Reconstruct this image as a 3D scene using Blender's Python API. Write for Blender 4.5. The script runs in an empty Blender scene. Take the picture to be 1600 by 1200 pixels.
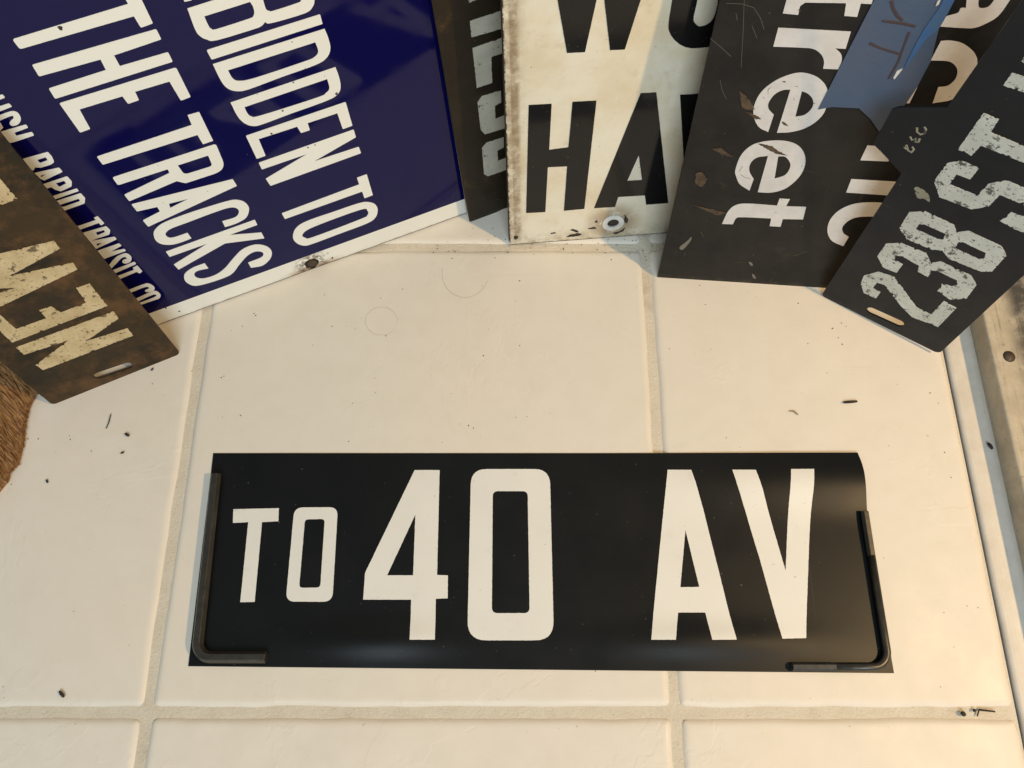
# Vintage enamel street and railway signs leaning on a tiled floor, a printed roll-sign panel lying in front.
import bpy, bmesh, math, random
from mathutils import Vector, Matrix, noise as mnoise
from mathutils.geometry import tessellate_polygon

random.seed(7)
sc = bpy.context.scene
C = sc.collection

# ------------------------------------------------------------------ camera, world, lamps, exposure
CAM_LOC = [0.28674, 0.03027, 0.65851]
CAM_ROT = [[0.999988, 0.001619, 0.004629], [6.6e-05, 0.939405, -0.342809], [-0.004904, 0.342805, 0.939394]]
CAM_F = 1228.56
cd = bpy.data.cameras.new('camera'); cam = bpy.data.objects.new('camera', cd); C.objects.link(cam)
cd.sensor_fit = 'HORIZONTAL'; cd.sensor_width = 36.0; cd.lens = CAM_F / 1600.0 * 36.0
cd.clip_start = 0.01; cd.clip_end = 50.0
cam.matrix_world = Matrix.Translation(CAM_LOC) @ Matrix(CAM_ROT).to_4x4()
sc.camera = cam

w = bpy.data.worlds.new('World'); sc.world = w; w.use_nodes = True
bg = w.node_tree.nodes['Background']
bg.inputs['Color'].default_value = (0.80, 0.93, 1.0, 1); bg.inputs['Strength'].default_value = 0.17

def lamp(name, loc, target, energy, color, kind='POINT', size=0.1, sy=None):
    ld = bpy.data.lights.new(name, kind); lo = bpy.data.objects.new(name, ld); C.objects.link(lo)
    lo.location = loc; ld.energy = energy; ld.color = color
    if kind == 'AREA':
        ld.shape = 'RECTANGLE'; ld.size = size; ld.size_y = sy or size
        lo.rotation_euler = (Vector(target) - Vector(loc)).to_track_quat('-Z', 'Y').to_euler()
    else:
        ld.shadow_soft_size = size
    return lo
lamp('warm_lamp', (1.32, -0.06, 1.14), None, 56.0, (1.0, 0.672, 0.325), size=0.030)
lamp('window_light', (0.5, -2.2, 2.7), (0.3, 0.2, 0), 78.0, (0.76, 0.90, 1.0), kind='AREA', size=2.0, sy=1.5)

sc.view_settings.view_transform = 'Standard'; sc.view_settings.look = 'None'
sc.view_settings.exposure = 0.07; sc.view_settings.gamma = 1.0
sc.view_settings.use_curve_mapping = False

# ------------------------------------------------------------------ traced shapes, millimetres in each sign's own plane
LETTERS = {
 'blue': [
  [0,[[-255.9,292.5,1.5],[-185.8,292.3,0.0],[-185.6,300.4,0.0],[-177.0,300.5,0.0],[-178.0,276.0,1.0],[-186.0,275.6,1.0],[-186.3,284.0,0.0],[-255.7,285.4,1.5]],[],""],
  [0,[[-255.4,273.7,1.0],[-177.9,271.8,1.0],[-178.1,264.2,1.0],[-209.3,263.5,0.0],[-209.6,255.2,0.0],[-178.2,254.4,1.0],[-178.4,246.9,1.0],[-256.3,247.2,1.0],[-255.7,255.4,1.0],[-218.6,255.6,0.0],[-217.9,263.6,0.0],[-256.1,265.1,1.0]],[],""],
  [0,[[-255.8,243.3,1.0],[-178.3,242.2,1.5],[-179.0,217.4,1.0],[-186.2,217.0,1.0],[-186.7,233.8,0.0],[-209.9,234.4,0.0],[-210.6,227.5,0.75],[-218.2,227.3,0.75],[-218.7,234.1,0.0],[-247.3,234.6,0.0],[-249.0,218.0,1.0],[-256.2,217.7,1.0]],[],""],
  [0,[[-256.8,195.1,1.0],[-187.8,195.2,0.0],[-187.0,204.2,0.5],[-178.8,203.7,0.5],[-179.7,176.3,0.5],[-187.5,176.2,0.5],[-187.7,185.6,0.0],[-256.7,187.0,1.0]],[],""],
  [0,[[-256.6,173.8,1.5],[-179.1,172.8,2.0],[-181.2,146.3,11.0],[-213.5,146.8,4.0],[-218.4,151.6,1.0],[-256.9,147.9,1.0],[-257.1,155.3,1.0],[-219.8,161.0,0.5],[-219.3,164.9,0.5],[-256.7,165.6,1.5]],[[[-211.5,165.3,0.0],[-188.2,165.0,1.0],[-189.2,154.2,3.0],[-210.9,155.0,3.5]]],""],
  [0,[[-257.1,144.4,1.0],[-180.5,135.5,0.5],[-180.1,127.6,0.5],[-256.8,117.4,1.0],[-257.3,125.5,1.0],[-242.1,128.4,0.0],[-241.9,133.7,0.0],[-256.8,136.0,1.0]],[[[-232.9,132.9,0.0],[-217.7,131.2,0.0],[-233.9,128.4,0.0]]],""],
  [1,[[-204.5,96.6,-1],[-204.9,89.3,-1],[-195.1,89.1,0.0],[-185.8,91.7,0.0],[-180.3,99.9,0.0],[-180.4,107.1,0.0],[-183.8,112.3,0.0],[-190.7,115.4,0.0],[-210.9,116.7,0.0],[-229.7,117.0,0.0],[-245.8,115.9,0.0],[-254.0,111.9,0.0],[-257.1,107.4,0.0],[-258.4,100.7,0.0],[-256.3,94.9,0.0],[-250.2,90.7,0.0],[-241.8,89.5,0.0],[-233.4,90.0,-1],[-233.6,97.2,-1],[-244.0,97.4,0.0],[-248.1,98.8,0.0],[-249.3,102.8,0.0],[-247.3,105.8,0.0],[-241.7,107.7,0.0],[-227.2,108.1,0.0],[-209.3,108.8,0.0],[-195.7,108.6,0.0],[-190.1,106.5,0.0],[-188.3,102.7,0.0],[-189.8,98.7,0.0],[-194.1,96.0,0.0]],[],""],
  [0,[[-257.3,85.2,0.5],[-180.4,86.0,0.5],[-180.6,79.3,0.5],[-205.4,79.0,0.0],[-180.6,69.0,0.5],[-180.7,61.1,0.5],[-212.1,71.3,0.0],[-257.6,60.1,0.5],[-258.3,67.9,0.5],[-224.4,78.1,0.0],[-257.3,78.1,0.5]],[],""],
  [1,[[-203.6,38.9,-1],[-203.8,31.3,-1],[-193.8,28.9,0.0],[-184.9,33.9,0.0],[-180.8,41.5,0.0],[-181.5,48.9,0.0],[-186.3,55.2,0.0],[-193.1,58.1,0.0],[-203.1,56.8,0.0],[-214.0,49.6,0.0],[-223.9,42.1,0.0],[-233.6,38.2,0.0],[-243.3,38.7,0.0],[-248.3,42.1,0.0],[-249.2,47.5,0.0],[-245.2,50.8,0.0],[-235.8,49.1,-1],[-235.9,56.7,-1],[-245.3,56.6,0.0],[-252.8,54.4,0.0],[-257.1,50.3,0.0],[-258.8,42.6,0.0],[-255.1,34.4,0.0],[-246.3,31.6,0.0],[-230.1,30.7,0.0],[-220.2,32.7,0.0],[-211.1,40.4,0.0],[-201.3,47.5,0.0],[-193.7,49.3,0.0],[-188.8,46.5,0.0],[-188.2,42.4,0.0],[-191.9,39.4,0.0]],[],""],
  [0,[[-154.3,287.7,0.0],[-149.0,287.7,0.0],[-150.3,282.8,0.0],[-154.6,283.2,0.0]],[],""],
  [1,[[-154.8,278.5,-1],[-79.9,279.2,-1],[-77.4,267.5,0.0],[-76.9,258.9,0.0],[-79.8,253.7,0.0],[-86.3,251.2,0.0],[-108.9,251.8,0.0],[-112.6,253.9,-1],[-116.0,251.9,0.0],[-121.9,251.5,0.0],[-146.7,252.0,0.0],[-152.3,254.8,0.0],[-155.1,258.3,0.0],[-156.1,263.5,0.0]],[[[-147.3,270.3,-1],[-116.9,270.4,-1],[-116.3,266.7,0.0],[-116.9,262.6,0.0],[-118.7,260.1,0.0],[-121.6,259.5,0.0],[-143.3,259.4,0.0],[-146.5,260.8,0.0],[-147.3,263.2,0.0]],[[-108.5,276.5,-1],[-108.7,268.7,0.0],[-109.0,262.4,0.0],[-107.3,260.3,0.0],[-104.7,259.6,0.0],[-89.9,259.7,0.0],[-85.7,260.5,0.0],[-84.7,265.3,0.0],[-85.8,276.7,-1]]],""],
  [0,[[-155.3,247.4,1.0],[-76.3,247.1,0.75],[-76.6,239.7,0.75],[-155.0,239.6,1.0]],[],""],
  [1,[[-155.6,236.1,-1],[-76.3,235.7,-1],[-75.8,227.5,0.0],[-76.7,219.3,0.0],[-81.2,213.3,0.0],[-90.2,210.6,0.0],[-115.8,209.8,0.0],[-139.8,208.7,0.0],[-147.8,209.9,0.0],[-153.2,214.1,0.0],[-155.4,221.4,0.0]],[[[-148.1,228.2,-1],[-85.3,228.0,-1],[-85.4,220.3,0.0],[-89.3,216.9,0.0],[-97.1,216.0,0.0],[-132.5,215.8,0.0],[-143.6,217.3,0.0],[-147.4,220.8,0.0]]],""],
  [1,[[-156.1,202.9,-1],[-77.1,203.6,-1],[-76.8,195.7,0.0],[-77.5,187.4,0.0],[-80.7,181.2,0.0],[-89.8,178.1,0.0],[-119.1,177.2,0.0],[-140.8,176.3,0.0],[-148.4,177.3,0.0],[-153.3,182.0,0.0],[-155.8,190.1,0.0]],[[[-148.5,195.6,-1],[-85.5,196.2,-1],[-86.1,187.9,0.0],[-89.7,184.8,0.0],[-97.2,183.3,0.0],[-140.0,184.1,0.0],[-146.9,186.1,0.0],[-148.5,190.2,0.0]]],""],
  [0,[[-156.6,171.0,0.75],[-77.7,171.3,1.0],[-78.2,147.5,0.75],[-86.3,147.3,0.75],[-86.4,163.8,0.0],[-110.3,163.9,0.0],[-110.6,156.8,0.75],[-117.8,156.9,0.75],[-118.7,163.9,0.0],[-149.0,164.4,0.0],[-149.6,147.0,0.75],[-156.8,146.9,0.75]],[],""],
  [0,[[-156.8,142.6,0.75],[-78.2,143.4,0.75],[-78.4,135.2,0.75],[-116.8,125.5,0.0],[-78.5,124.7,0.75],[-78.3,117.4,0.75],[-156.3,116.0,0.75],[-157.3,124.8,0.75],[-119.0,135.2,0.0],[-156.8,135.2,0.75]],[],""],
  [0,[[-157.9,82.6,0.75],[-88.0,84.4,0.0],[-88.0,92.7,0.5],[-79.1,92.8,0.5],[-79.6,66.7,0.5],[-87.4,66.4,0.5],[-87.6,75.3,0.0],[-157.6,74.9,0.75]],[],""],
  [1,[[-158.2,50.6,0.0],[-152.3,60.0,0.0],[-141.0,63.6,0.0],[-117.5,63.4,0.0],[-93.9,62.9,0.0],[-85.5,60.4,0.0],[-80.2,54.7,0.0],[-79.6,46.5,0.0],[-83.9,38.1,0.0],[-93.1,34.7,0.0],[-119.4,34.1,0.0],[-144.0,33.6,0.0],[-152.6,35.1,0.0],[-157.7,42.1,0.0]],[[[-149.6,49.6,0.0],[-137.9,54.0,0.0],[-94.4,54.6,0.0],[-88.5,50.2,0.0],[-89.8,44.7,0.0],[-97.3,42.8,0.0],[-141.6,41.6,0.0],[-148.4,43.9,0.0]]],""],
  [0,[[-288.7,260.9,0.0],[-281.4,261.1,0.75],[-281.4,258.5,0.75],[-289.9,257.8,0.0]],[],""],
  [0,[[-294.0,253.8,0.0],[-281.8,254.0,0.75],[-281.5,251.2,0.75],[-294.7,250.3,0.0]],[],""],
  [1,[[-294.7,247.7,-1],[-291.2,248.1,0.0],[-283.8,248.2,0.0],[-281.2,245.8,0.0],[-282.1,241.2,0.0],[-285.4,238.2,0.0],[-289.3,238.0,0.0],[-290.0,240.2,0.0],[-288.0,242.1,0.0],[-285.7,243.1,0.0],[-285.6,245.2,0.0],[-293.5,244.5,0.0],[-296.3,244.0,-1]],[],""],
  [0,[[-295.4,245.3,0.0],[-294.3,243.2,0.0],[-294.9,239.0,0.0],[-297.9,237.5,0.0]],[],""],
  [0,[[-300.0,236.7,0.0],[-281.7,236.1,1.0],[-282.0,233.4,1.0],[-291.3,233.0,0.0],[-291.7,230.3,0.0],[-281.8,229.6,1.0],[-282.1,226.6,1.0],[-295.5,226.5,0.0],[-300.2,227.1,0.0]],[],""],
  [0,[[-298.4,212.0,0.0],[-281.9,211.2,1.0],[-281.8,206.8,1.5],[-282.9,201.8,2.5],[-286.2,200.8,1.0],[-292.7,201.0,0.0],[-295.7,202.7,0.0],[-298.2,200.7,0.0],[-299.8,204.0,0.0]],[[[-291.3,207.8,0.0],[-285.5,207.9,0.0],[-285.7,204.9,0.5],[-291.2,204.7,0.75]]],""],
  [0,[[-298.7,198.4,0.0],[-282.7,196.3,1.0],[-282.6,192.1,1.0],[-296.9,190.1,0.0],[-298.2,192.4,0.0]],[[[-297.2,194.8,0.0],[-292.7,194.9,0.0],[-296.8,193.3,0.0]]],""],
  [0,[[-299.9,187.3,0.0],[-282.1,187.3,1.0],[-281.9,181.9,1.5],[-284.3,177.7,2.5],[-292.7,176.7,1.0],[-295.2,179.6,1.0],[-296.1,182.8,0.0],[-298.9,182.8,0.0]],[[[-291.8,184.7,0.0],[-286.0,184.5,0.0],[-285.9,181.8,0.5],[-291.6,180.6,0.75]]],""],
  [0,[[-300.7,174.9,0.0],[-282.2,174.6,0.75],[-282.3,171.9,0.75],[-300.7,171.7,0.0]],[],""],
  [0,[[-300.9,169.8,0.0],[-282.2,169.5,1.0],[-281.9,164.1,1.5],[-284.8,159.5,2.0],[-300.3,159.2,0.0]],[[[-300.4,165.6,0.0],[-285.9,165.4,0.5],[-286.4,162.8,0.75],[-299.3,162.6,0.0]]],""],
  [0,[[-301.3,141.1,0.0],[-286.1,141.0,0.0],[-286.3,143.8,0.5],[-283.2,144.1,0.5],[-282.6,135.4,0.75],[-285.7,134.3,0.75],[-285.9,137.5,0.0],[-301.4,137.3,0.0]],[],""],
  [0,[[-301.1,133.3,0.0],[-282.9,132.0,1.0],[-282.4,127.1,1.5],[-285.0,123.0,2.0],[-294.5,123.3,0.0],[-296.7,123.0,0.0],[-302.7,123.0,0.0]],[[[-292.2,129.6,0.0],[-286.1,129.1,0.5],[-286.7,126.7,0.5],[-293.0,126.1,0.5]]],""],
  [0,[[-300.8,122.8,0.0],[-283.0,119.1,1.0],[-282.9,115.8,1.0],[-301.4,113.3,0.0]],[[[-298.1,118.4,0.0],[-294.0,117.5,0.0],[-298.3,115.7,0.0]]],""],
  [0,[[-303.1,111.0,0.0],[-283.6,110.9,0.75],[-283.1,107.7,0.75],[-293.7,105.3,0.0],[-283.1,103.5,0.75],[-282.9,100.9,0.75],[-302.5,100.5,0.0]],[],""],
  [1,[[-303.8,89.9,-1],[-299.5,93.6,0.0],[-293.5,97.5,0.0],[-289.0,98.7,0.0],[-284.0,98.1,0.0],[-282.8,92.6,0.0],[-285.6,88.1,0.0],[-290.1,87.6,0.0],[-291.3,90.5,0.0],[-289.3,92.4,0.0],[-286.7,92.3,0.0],[-286.9,95.0,0.0],[-290.2,94.7,0.0],[-294.9,91.8,0.0],[-301.7,87.8,-1]],[],""],
  [0,[[-303.1,85.1,0.0],[-283.2,86.3,0.75],[-283.2,83.2,0.75],[-302.5,81.1,0.0]],[],""],
  [0,[[-303.5,77.1,0.0],[-288.1,77.5,0.0],[-287.5,80.4,0.5],[-283.4,81.1,0.75],[-283.1,72.8,0.75],[-286.0,71.3,0.5],[-287.4,74.4,0.0],[-302.8,73.0,0.0]],[],""],
  [1,[[-303.2,57.1,-1],[-289.6,57.5,0.0],[-285.4,55.9,0.0],[-283.7,50.0,0.0],[-286.1,46.1,0.0],[-291.3,46.9,0.0],[-292.0,49.7,0.0],[-287.9,50.6,0.0],[-289.8,53.7,0.0],[-302.9,53.1,-1]],[],""],
  [1,[[-304.9,43.5,-1],[-289.2,45.5,0.0],[-284.7,44.2,0.0],[-283.6,38.6,0.0],[-286.4,34.3,0.0],[-291.7,34.1,0.0],[-306.5,34.4,-1]],[[[-304.7,39.3,0.0],[-289.5,41.3,0.0],[-287.0,39.2,0.0],[-290.1,37.6,0.0],[-303.9,37.3,0.0]]],""],
 ],
 'white': [
  [0,[[17.9,163.8,0.5],[35.8,163.5,0.5],[34.9,116.5,0.5],[50.8,117.8,0.5],[52.0,163.9,0.5],[70.7,163.4,0.5],[68.6,42.7,0.5],[49.9,42.2,0.5],[50.6,96.7,0.5],[34.2,97.3,0.5],[33.0,42.4,0.5],[15.5,43.0,0.5]],[],""],
  [0,[[104.7,167.4,0.0],[117.0,167.2,0.0],[145.5,41.9,0.0],[125.2,42.0,0.0],[122.4,54.3,0.5],[98.4,54.8,0.5],[96.7,42.2,0.0],[77.4,42.6,0.0]],[[[111.0,103.1,0.0],[117.4,73.8,0.0],[104.4,74.0,0.0]]],""],
  [0,[[30.8,286.2,0.0],[45.9,208.2,0.0],[59.0,207.9,0.0],[66.7,264.7,0.0],[77.3,208.1,0.0],[88.1,207.7,0.0],[100.3,275.5,0.0],[86.3,280.3,0.0]],[],""],
  [1,[[116.1,271.8,-1],[117.0,244.4,0.0],[117.2,227.2,0.0],[119.1,219.4,0.0],[124.4,212.2,0.0],[131.4,206.9,0.0],[139.8,204.6,0.0],[153.8,205.6,0.0],[162.1,210.8,0.0],[165.0,221.0,0.0],[158.0,268.9,-1],[147.1,269.6,-1],[149.6,239.5,0.0],[148.2,226.3,0.0],[141.2,222.3,0.0],[136.5,225.2,0.0],[134.6,230.4,0.0],[134.6,245.5,0.0],[131.5,270.7,-1]],[],""],
  [0,[[136.1,163.2,0.0],[155.0,162.7,0.0],[182.4,39.6,0.0],[162.4,39.3,0.0]],[],""],
 ],
 'black2': [
  [0,[[25.8,211.9,0.0],[59.4,211.7,0.0],[58.3,196.4,0.0],[25.5,198.2,0.0]],[],""],
  [0,[[25.1,188.8,0.0],[57.8,189.4,0.0],[56.8,175.9,0.0],[39.3,175.4,0.0],[37.8,151.5,0.0],[24.5,151.4,0.0]],[],""],
  [0,[[23.5,137.2,0.0],[27.7,142.0,0.0],[44.4,141.2,0.0],[43.7,128.9,0.0],[37.9,127.9,0.0],[37.2,114.1,0.0],[52.5,115.1,0.0],[51.4,99.9,0.0],[26.3,101.7,0.0],[23.1,108.1,0.0]],[],""],
  [0,[[22.1,87.6,0.0],[26.7,91.9,0.0],[42.9,91.1,0.0],[42.0,79.5,0.0],[35.7,78.4,0.0],[35.3,66.2,0.0],[49.0,66.2,0.0],[47.9,51.5,0.0],[24.2,51.9,0.0],[20.6,56.1,0.0]],[],""],
  [0,[[26.3,235.7,0.0],[34.1,236.0,0.0],[34.1,227.0,0.0],[26.9,226.4,0.0]],[],""],
 ],
 'street': [
  [1,[[43.3,72.8,-1],[52.5,73.2,-1],[53.5,80.1,0.0],[58.4,81.9,0.0],[82.5,82.5,-1],[83.7,73.6,-1],[92.9,73.7,-1],[92.2,82.6,-1],[108.8,83.6,-1],[107.0,97.6,-1],[90.6,96.9,-1],[91.4,104.8,-1],[83.0,104.8,-1],[83.1,97.0,-1],[59.8,97.3,0.0],[49.8,95.0,0.0],[45.0,87.4,0.0]],[],""],
  [1,[[63.7,110.2,-1],[74.5,110.7,0.0],[84.6,115.9,0.0],[91.3,127.5,0.0],[92.5,138.9,0.0],[89.3,149.7,0.0],[81.7,158.3,0.0],[70.8,162.0,0.0],[57.7,161.1,0.0],[46.8,156.4,0.0],[40.9,146.1,0.0],[40.2,131.7,0.0],[42.3,125.3,0.0],[47.3,117.4,0.0],[56.7,111.3,-1],[56.8,123.5,-1],[51.5,131.0,0.0],[50.2,138.9,0.0],[53.6,144.9,0.0],[61.6,147.3,-1]],[[[69.5,147.3,-1],[75.3,147.1,0.0],[81.3,139.7,0.0],[80.4,129.9,0.0],[73.0,125.1,-1]]],""],
  [1,[[62.2,169.1,-1],[71.9,170.4,0.0],[81.4,174.6,0.0],[88.3,182.2,0.0],[90.8,192.2,0.0],[86.6,208.0,0.0],[78.0,216.6,0.0],[67.9,220.2,0.0],[59.2,219.4,0.0],[48.7,213.4,0.0],[41.2,203.7,0.0],[39.1,192.8,0.0],[40.9,183.2,0.0],[47.1,173.6,0.0],[55.5,169.3,-1],[55.3,184.7,-1],[50.3,189.4,0.0],[48.7,194.8,0.0],[50.9,201.7,0.0],[55.5,205.7,0.0],[60.9,206.6,-1]],[[[69.3,205.8,-1],[74.2,204.0,0.0],[79.1,199.5,0.0],[80.9,192.9,0.0],[77.6,186.3,0.0],[71.3,184.1,-1]]],""],
  [1,[[38.8,252.7,-1],[86.9,252.7,-1],[87.9,240.2,-1],[80.9,240.2,-1],[86.2,236.2,0.0],[88.5,231.0,0.0],[88.4,224.6,-1],[78.1,224.4,-1],[76.7,230.3,0.0],[72.8,235.4,0.0],[66.3,238.9,0.0],[57.5,239.3,0.0],[39.4,238.9,-1]],[],""],
  [0,[[38.3,276.9,0.0],[38.8,262.8,0.0],[49.0,262.3,0.0],[48.3,268.4,1.5],[50.8,270.9,1.5],[76.8,271.9,0.0],[78.7,263.3,0.0],[87.1,263.1,0.0],[86.1,272.2,0.0],[93.1,272.2,0.0],[91.8,280.6,0.0]],[],""],
  [1,[[152.7,55.3,-1],[141.0,60.9,0.0],[133.8,70.7,0.0],[131.0,83.6,0.0],[134.3,95.5,0.0],[143.2,103.4,0.0],[156.3,106.5,0.0],[174.4,106.6,-1],[180.6,91.4,-1],[165.3,91.6,0.0],[152.2,89.8,0.0],[146.1,84.9,0.0],[144.0,77.3,0.0],[147.4,70.7,0.0],[153.2,66.6,-1]],[],""],
  [0,[[132.4,129.3,0.0],[172.7,129.2,0.0],[176.1,115.0,0.0],[133.4,115.4,0.0]],[],""],
  [0,[[132.4,162.3,0.0],[151.8,161.9,0.0],[153.8,148.6,0.0],[132.4,148.2,0.0]],[],""],
  [0,[[132.8,213.6,0.0],[147.4,214.1,0.0],[147.6,200.9,0.0],[133.7,200.5,0.0]],[],""],
  [1,[[147.3,235.1,-1],[147.6,249.4,-1],[152.4,250.1,0.0],[160.4,249.2,0.0],[168.5,245.5,0.0],[174.5,241.1,0.0],[178.5,235.6,0.0],[180.7,226.9,0.0],[179.4,214.1,0.0],[175.7,206.0,0.0],[163.5,201.9,-1],[161.6,215.0,-1],[167.2,216.4,0.0],[170.0,221.7,0.0],[168.7,228.1,0.0],[164.4,232.8,0.0],[158.4,235.3,0.0]],[],""],
  [1,[[141.7,259.6,-1],[142.2,265.8,0.0],[149.1,269.3,0.0],[149.6,272.5,0.0],[152.7,272.9,-1],[147.5,286.1,-1],[177.5,287.8,-1],[177.0,279.0,0.0],[175.2,268.6,0.0],[169.3,262.5,0.0],[163.6,259.7,0.0],[155.5,259.4,0.0]],[[[156.0,283.3,-1],[159.9,274.6,0.0],[163.4,273.3,0.0],[166.5,275.2,0.0],[167.6,281.0,0.0],[167.2,284.7,-1]]],""],
 ],
 's238': [
  [0,[[20.0,42.0,0.0],[17.7,53.4,0.0],[24.7,66.2,0.0],[37.6,69.3,0.0],[69.0,47.9,0.0],[81.8,48.4,0.0],[80.6,70.9,0.0],[91.9,70.2,0.0],[93.9,38.0,0.0],[72.1,33.6,0.0],[58.4,40.0,0.0],[36.2,54.7,0.0],[29.8,52.9,0.0],[30.6,43.8,0.0],[37.7,44.0,0.0],[38.6,33.5,0.0],[27.6,32.4,0.0]],[],""],
  [0,[[15.9,82.6,0.0],[14.8,100.8,0.0],[23.0,108.8,0.0],[43.2,111.4,0.0],[50.8,103.9,0.0],[55.8,110.3,0.0],[80.2,111.5,0.0],[88.6,104.7,0.0],[91.3,85.8,0.0],[83.4,75.8,0.0],[70.9,78.4,0.0],[69.2,88.8,0.0],[76.2,90.8,0.0],[78.0,95.6,0.0],[75.3,99.5,0.0],[59.4,99.1,0.0],[56.0,96.5,0.0],[57.4,87.8,0.0],[48.4,88.1,0.0],[46.0,94.7,0.0],[31.0,96.0,0.0],[26.9,93.3,0.0],[28.0,88.4,0.0],[35.7,87.9,0.0],[36.6,75.2,0.0],[25.4,73.6,0.0]],[],""],
  [0,[[14.7,122.5,0.0],[12.8,142.2,0.0],[21.1,149.9,0.0],[43.9,150.6,0.0],[49.0,145.1,0.0],[54.1,151.4,0.0],[79.2,152.4,0.0],[87.0,146.2,0.0],[88.7,125.1,0.0],[83.0,119.8,0.0],[58.8,116.8,0.0],[50.8,121.7,0.0],[45.1,117.7,0.0],[25.2,115.2,0.0]],[[[24.8,129.5,0.0],[24.2,135.4,0.0],[27.1,137.8,0.0],[43.8,138.7,0.0],[45.6,132.4,0.0],[42.1,130.3,0.0]],[[56.5,129.8,0.0],[55.0,136.9,0.0],[57.6,139.1,0.0],[75.4,139.5,0.0],[77.4,133.3,0.0],[74.6,130.8,0.0]]],""],
  [1,[[4.7,165.3,0.0],[6.8,168.0,0.0],[14.7,166.3,0.0],[19.3,160.1,0.0],[14.8,160.6,0.0],[10.9,158.4,0.0]],[],"stamp"],
  [0,[[12.2,179.4,0.0],[11.3,198.9,0.0],[17.7,205.8,0.0],[29.7,206.4,0.0],[30.4,194.4,0.0],[21.2,193.4,0.0],[22.0,182.9,0.0],[41.4,184.6,0.0],[41.6,198.1,0.0],[48.4,206.8,0.0],[71.0,208.3,0.0],[83.9,198.9,0.0],[68.9,194.5,0.0],[52.4,193.6,0.0],[52.6,180.0,0.0],[45.1,171.1,0.0],[22.4,168.3,0.0]],[],""],
  [0,[[65.5,172.9,0.0],[66.3,184.3,0.0],[82.9,186.9,0.0],[89.2,174.0,0.0],[76.5,171.9,0.0]],[],""],
  [0,[[11.0,212.7,0.0],[8.7,246.3,0.0],[18.7,246.8,0.0],[19.9,235.7,0.0],[41.6,236.6,0.0],[58.1,237.3,0.0],[60.7,225.7,0.0],[49.0,225.3,0.0],[20.9,223.3,0.0],[20.5,212.7,0.0]],[],""],
  [0,[[7.3,269.3,0.0],[6.7,279.5,0.0],[13.4,280.1,0.0],[28.7,280.8,0.0],[31.7,270.5,0.0],[19.6,270.7,0.0]],[],""],
  [0,[[6.3,288.1,0.0],[6.2,294.3,0.0],[15.5,294.7,0.0],[17.1,287.7,0.0]],[],""],
 ],
 'men': [
  [0,[[-99.7,78.8,0.0],[-20.4,77.1,0.0],[-21.4,67.7,0.0],[-54.9,57.2,0.0],[-21.1,53.8,0.0],[-21.5,43.4,0.0],[-98.6,44.2,0.0],[-99.7,52.9,0.0],[-64.4,65.4,0.0],[-99.8,68.2,0.0]],[],""],
  [0,[[-98.8,85.0,0.0],[-21.3,84.9,0.0],[-20.3,113.0,0.0],[-30.6,113.6,0.0],[-32.6,96.2,0.0],[-53.1,95.9,0.0],[-55.1,105.5,0.0],[-64.4,106.0,0.0],[-64.9,95.8,0.0],[-88.4,96.5,0.0],[-88.9,124.1,0.0],[-98.1,123.5,0.0]],[],""],
  [0,[[-67.5,169.3,0.0],[-19.6,161.5,0.0],[-19.8,153.3,0.0],[-61.8,146.1,0.0],[-19.4,137.3,0.0],[-20.2,129.9,0.0],[-84.0,122.7,0.0],[-98.4,122.9,0.0],[-96.2,133.4,0.0],[-76.0,135.0,0.0],[-64.2,134.0,0.0],[-84.5,143.8,0.0]],[],""],
  [0,[[-21.2,232.4,0.0],[-19.5,222.1,0.0],[-19.5,203.9,0.0],[-31.7,203.4,0.0],[-42.6,203.4,0.0]],[],""],
 ],
 'paper': [
  [0,[[48.5,158.4,0.0],[87.0,159.2,0.0],[87.6,148.1,0.0],[74.0,147.4,0.0],[75.1,82.8,0.0],[63.4,82.5,0.0],[62.4,147.4,0.0],[49.6,146.8,0.0]],[],""],
  [0,[[99.9,159.8,7.5],[136.7,160.0,7.5],[138.1,82.8,7.5],[100.2,83.0,7.5]],[[[109.8,149.7,3.0],[126.4,150.0,3.0],[127.3,94.1,3.0],[110.1,93.9,3.0]]],""],
  [0,[[200.1,192.0,0.0],[221.5,191.9,0.0],[222.2,104.0,0.0],[231.1,103.7,0.0],[231.4,85.5,0.0],[221.8,85.2,0.0],[222.3,53.6,0.0],[202.4,53.5,0.0],[201.8,84.5,0.0],[162.9,84.5,0.0],[163.1,105.8,0.0]],[[[202.3,153.7,0.0],[202.6,103.8,0.0],[181.3,103.8,0.0]]],""],
  [0,[[248.4,192.8,13.5],[315.9,192.7,13.5],[316.9,53.1,15.0],[247.9,53.1,15.0]],[[[267.2,173.5,4.5],[296.8,173.5,4.5],[297.7,74.0,4.5],[267.3,74.0,4.5]]],""],
  [0,[[416.4,191.7,0.0],[436.4,191.5,0.0],[439.5,179.8,0.0],[444.6,155.6,0.0],[453.6,101.8,0.0],[461.4,53.5,0.0],[442.0,53.5,0.0],[438.9,74.4,0.0],[417.1,74.4,0.0],[413.2,53.5,0.0],[393.9,53.5,0.0]],[[[428.0,140.7,0.0],[435.7,94.5,0.0],[420.4,94.2,0.0]]],""],
  [0,[[471.1,191.3,0.0],[491.0,191.1,0.0],[495.2,174.0,0.0],[499.4,151.2,0.0],[507.4,107.2,0.0],[514.2,150.1,0.0],[520.8,191.5,0.0],[540.2,191.6,0.0],[538.0,176.5,0.0],[534.0,155.4,0.0],[530.2,134.2,0.0],[517.1,54.8,0.0],[498.1,54.3,0.0],[486.9,118.6,0.0],[479.4,155.5,0.0]],[],""],
 ],
}
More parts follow.
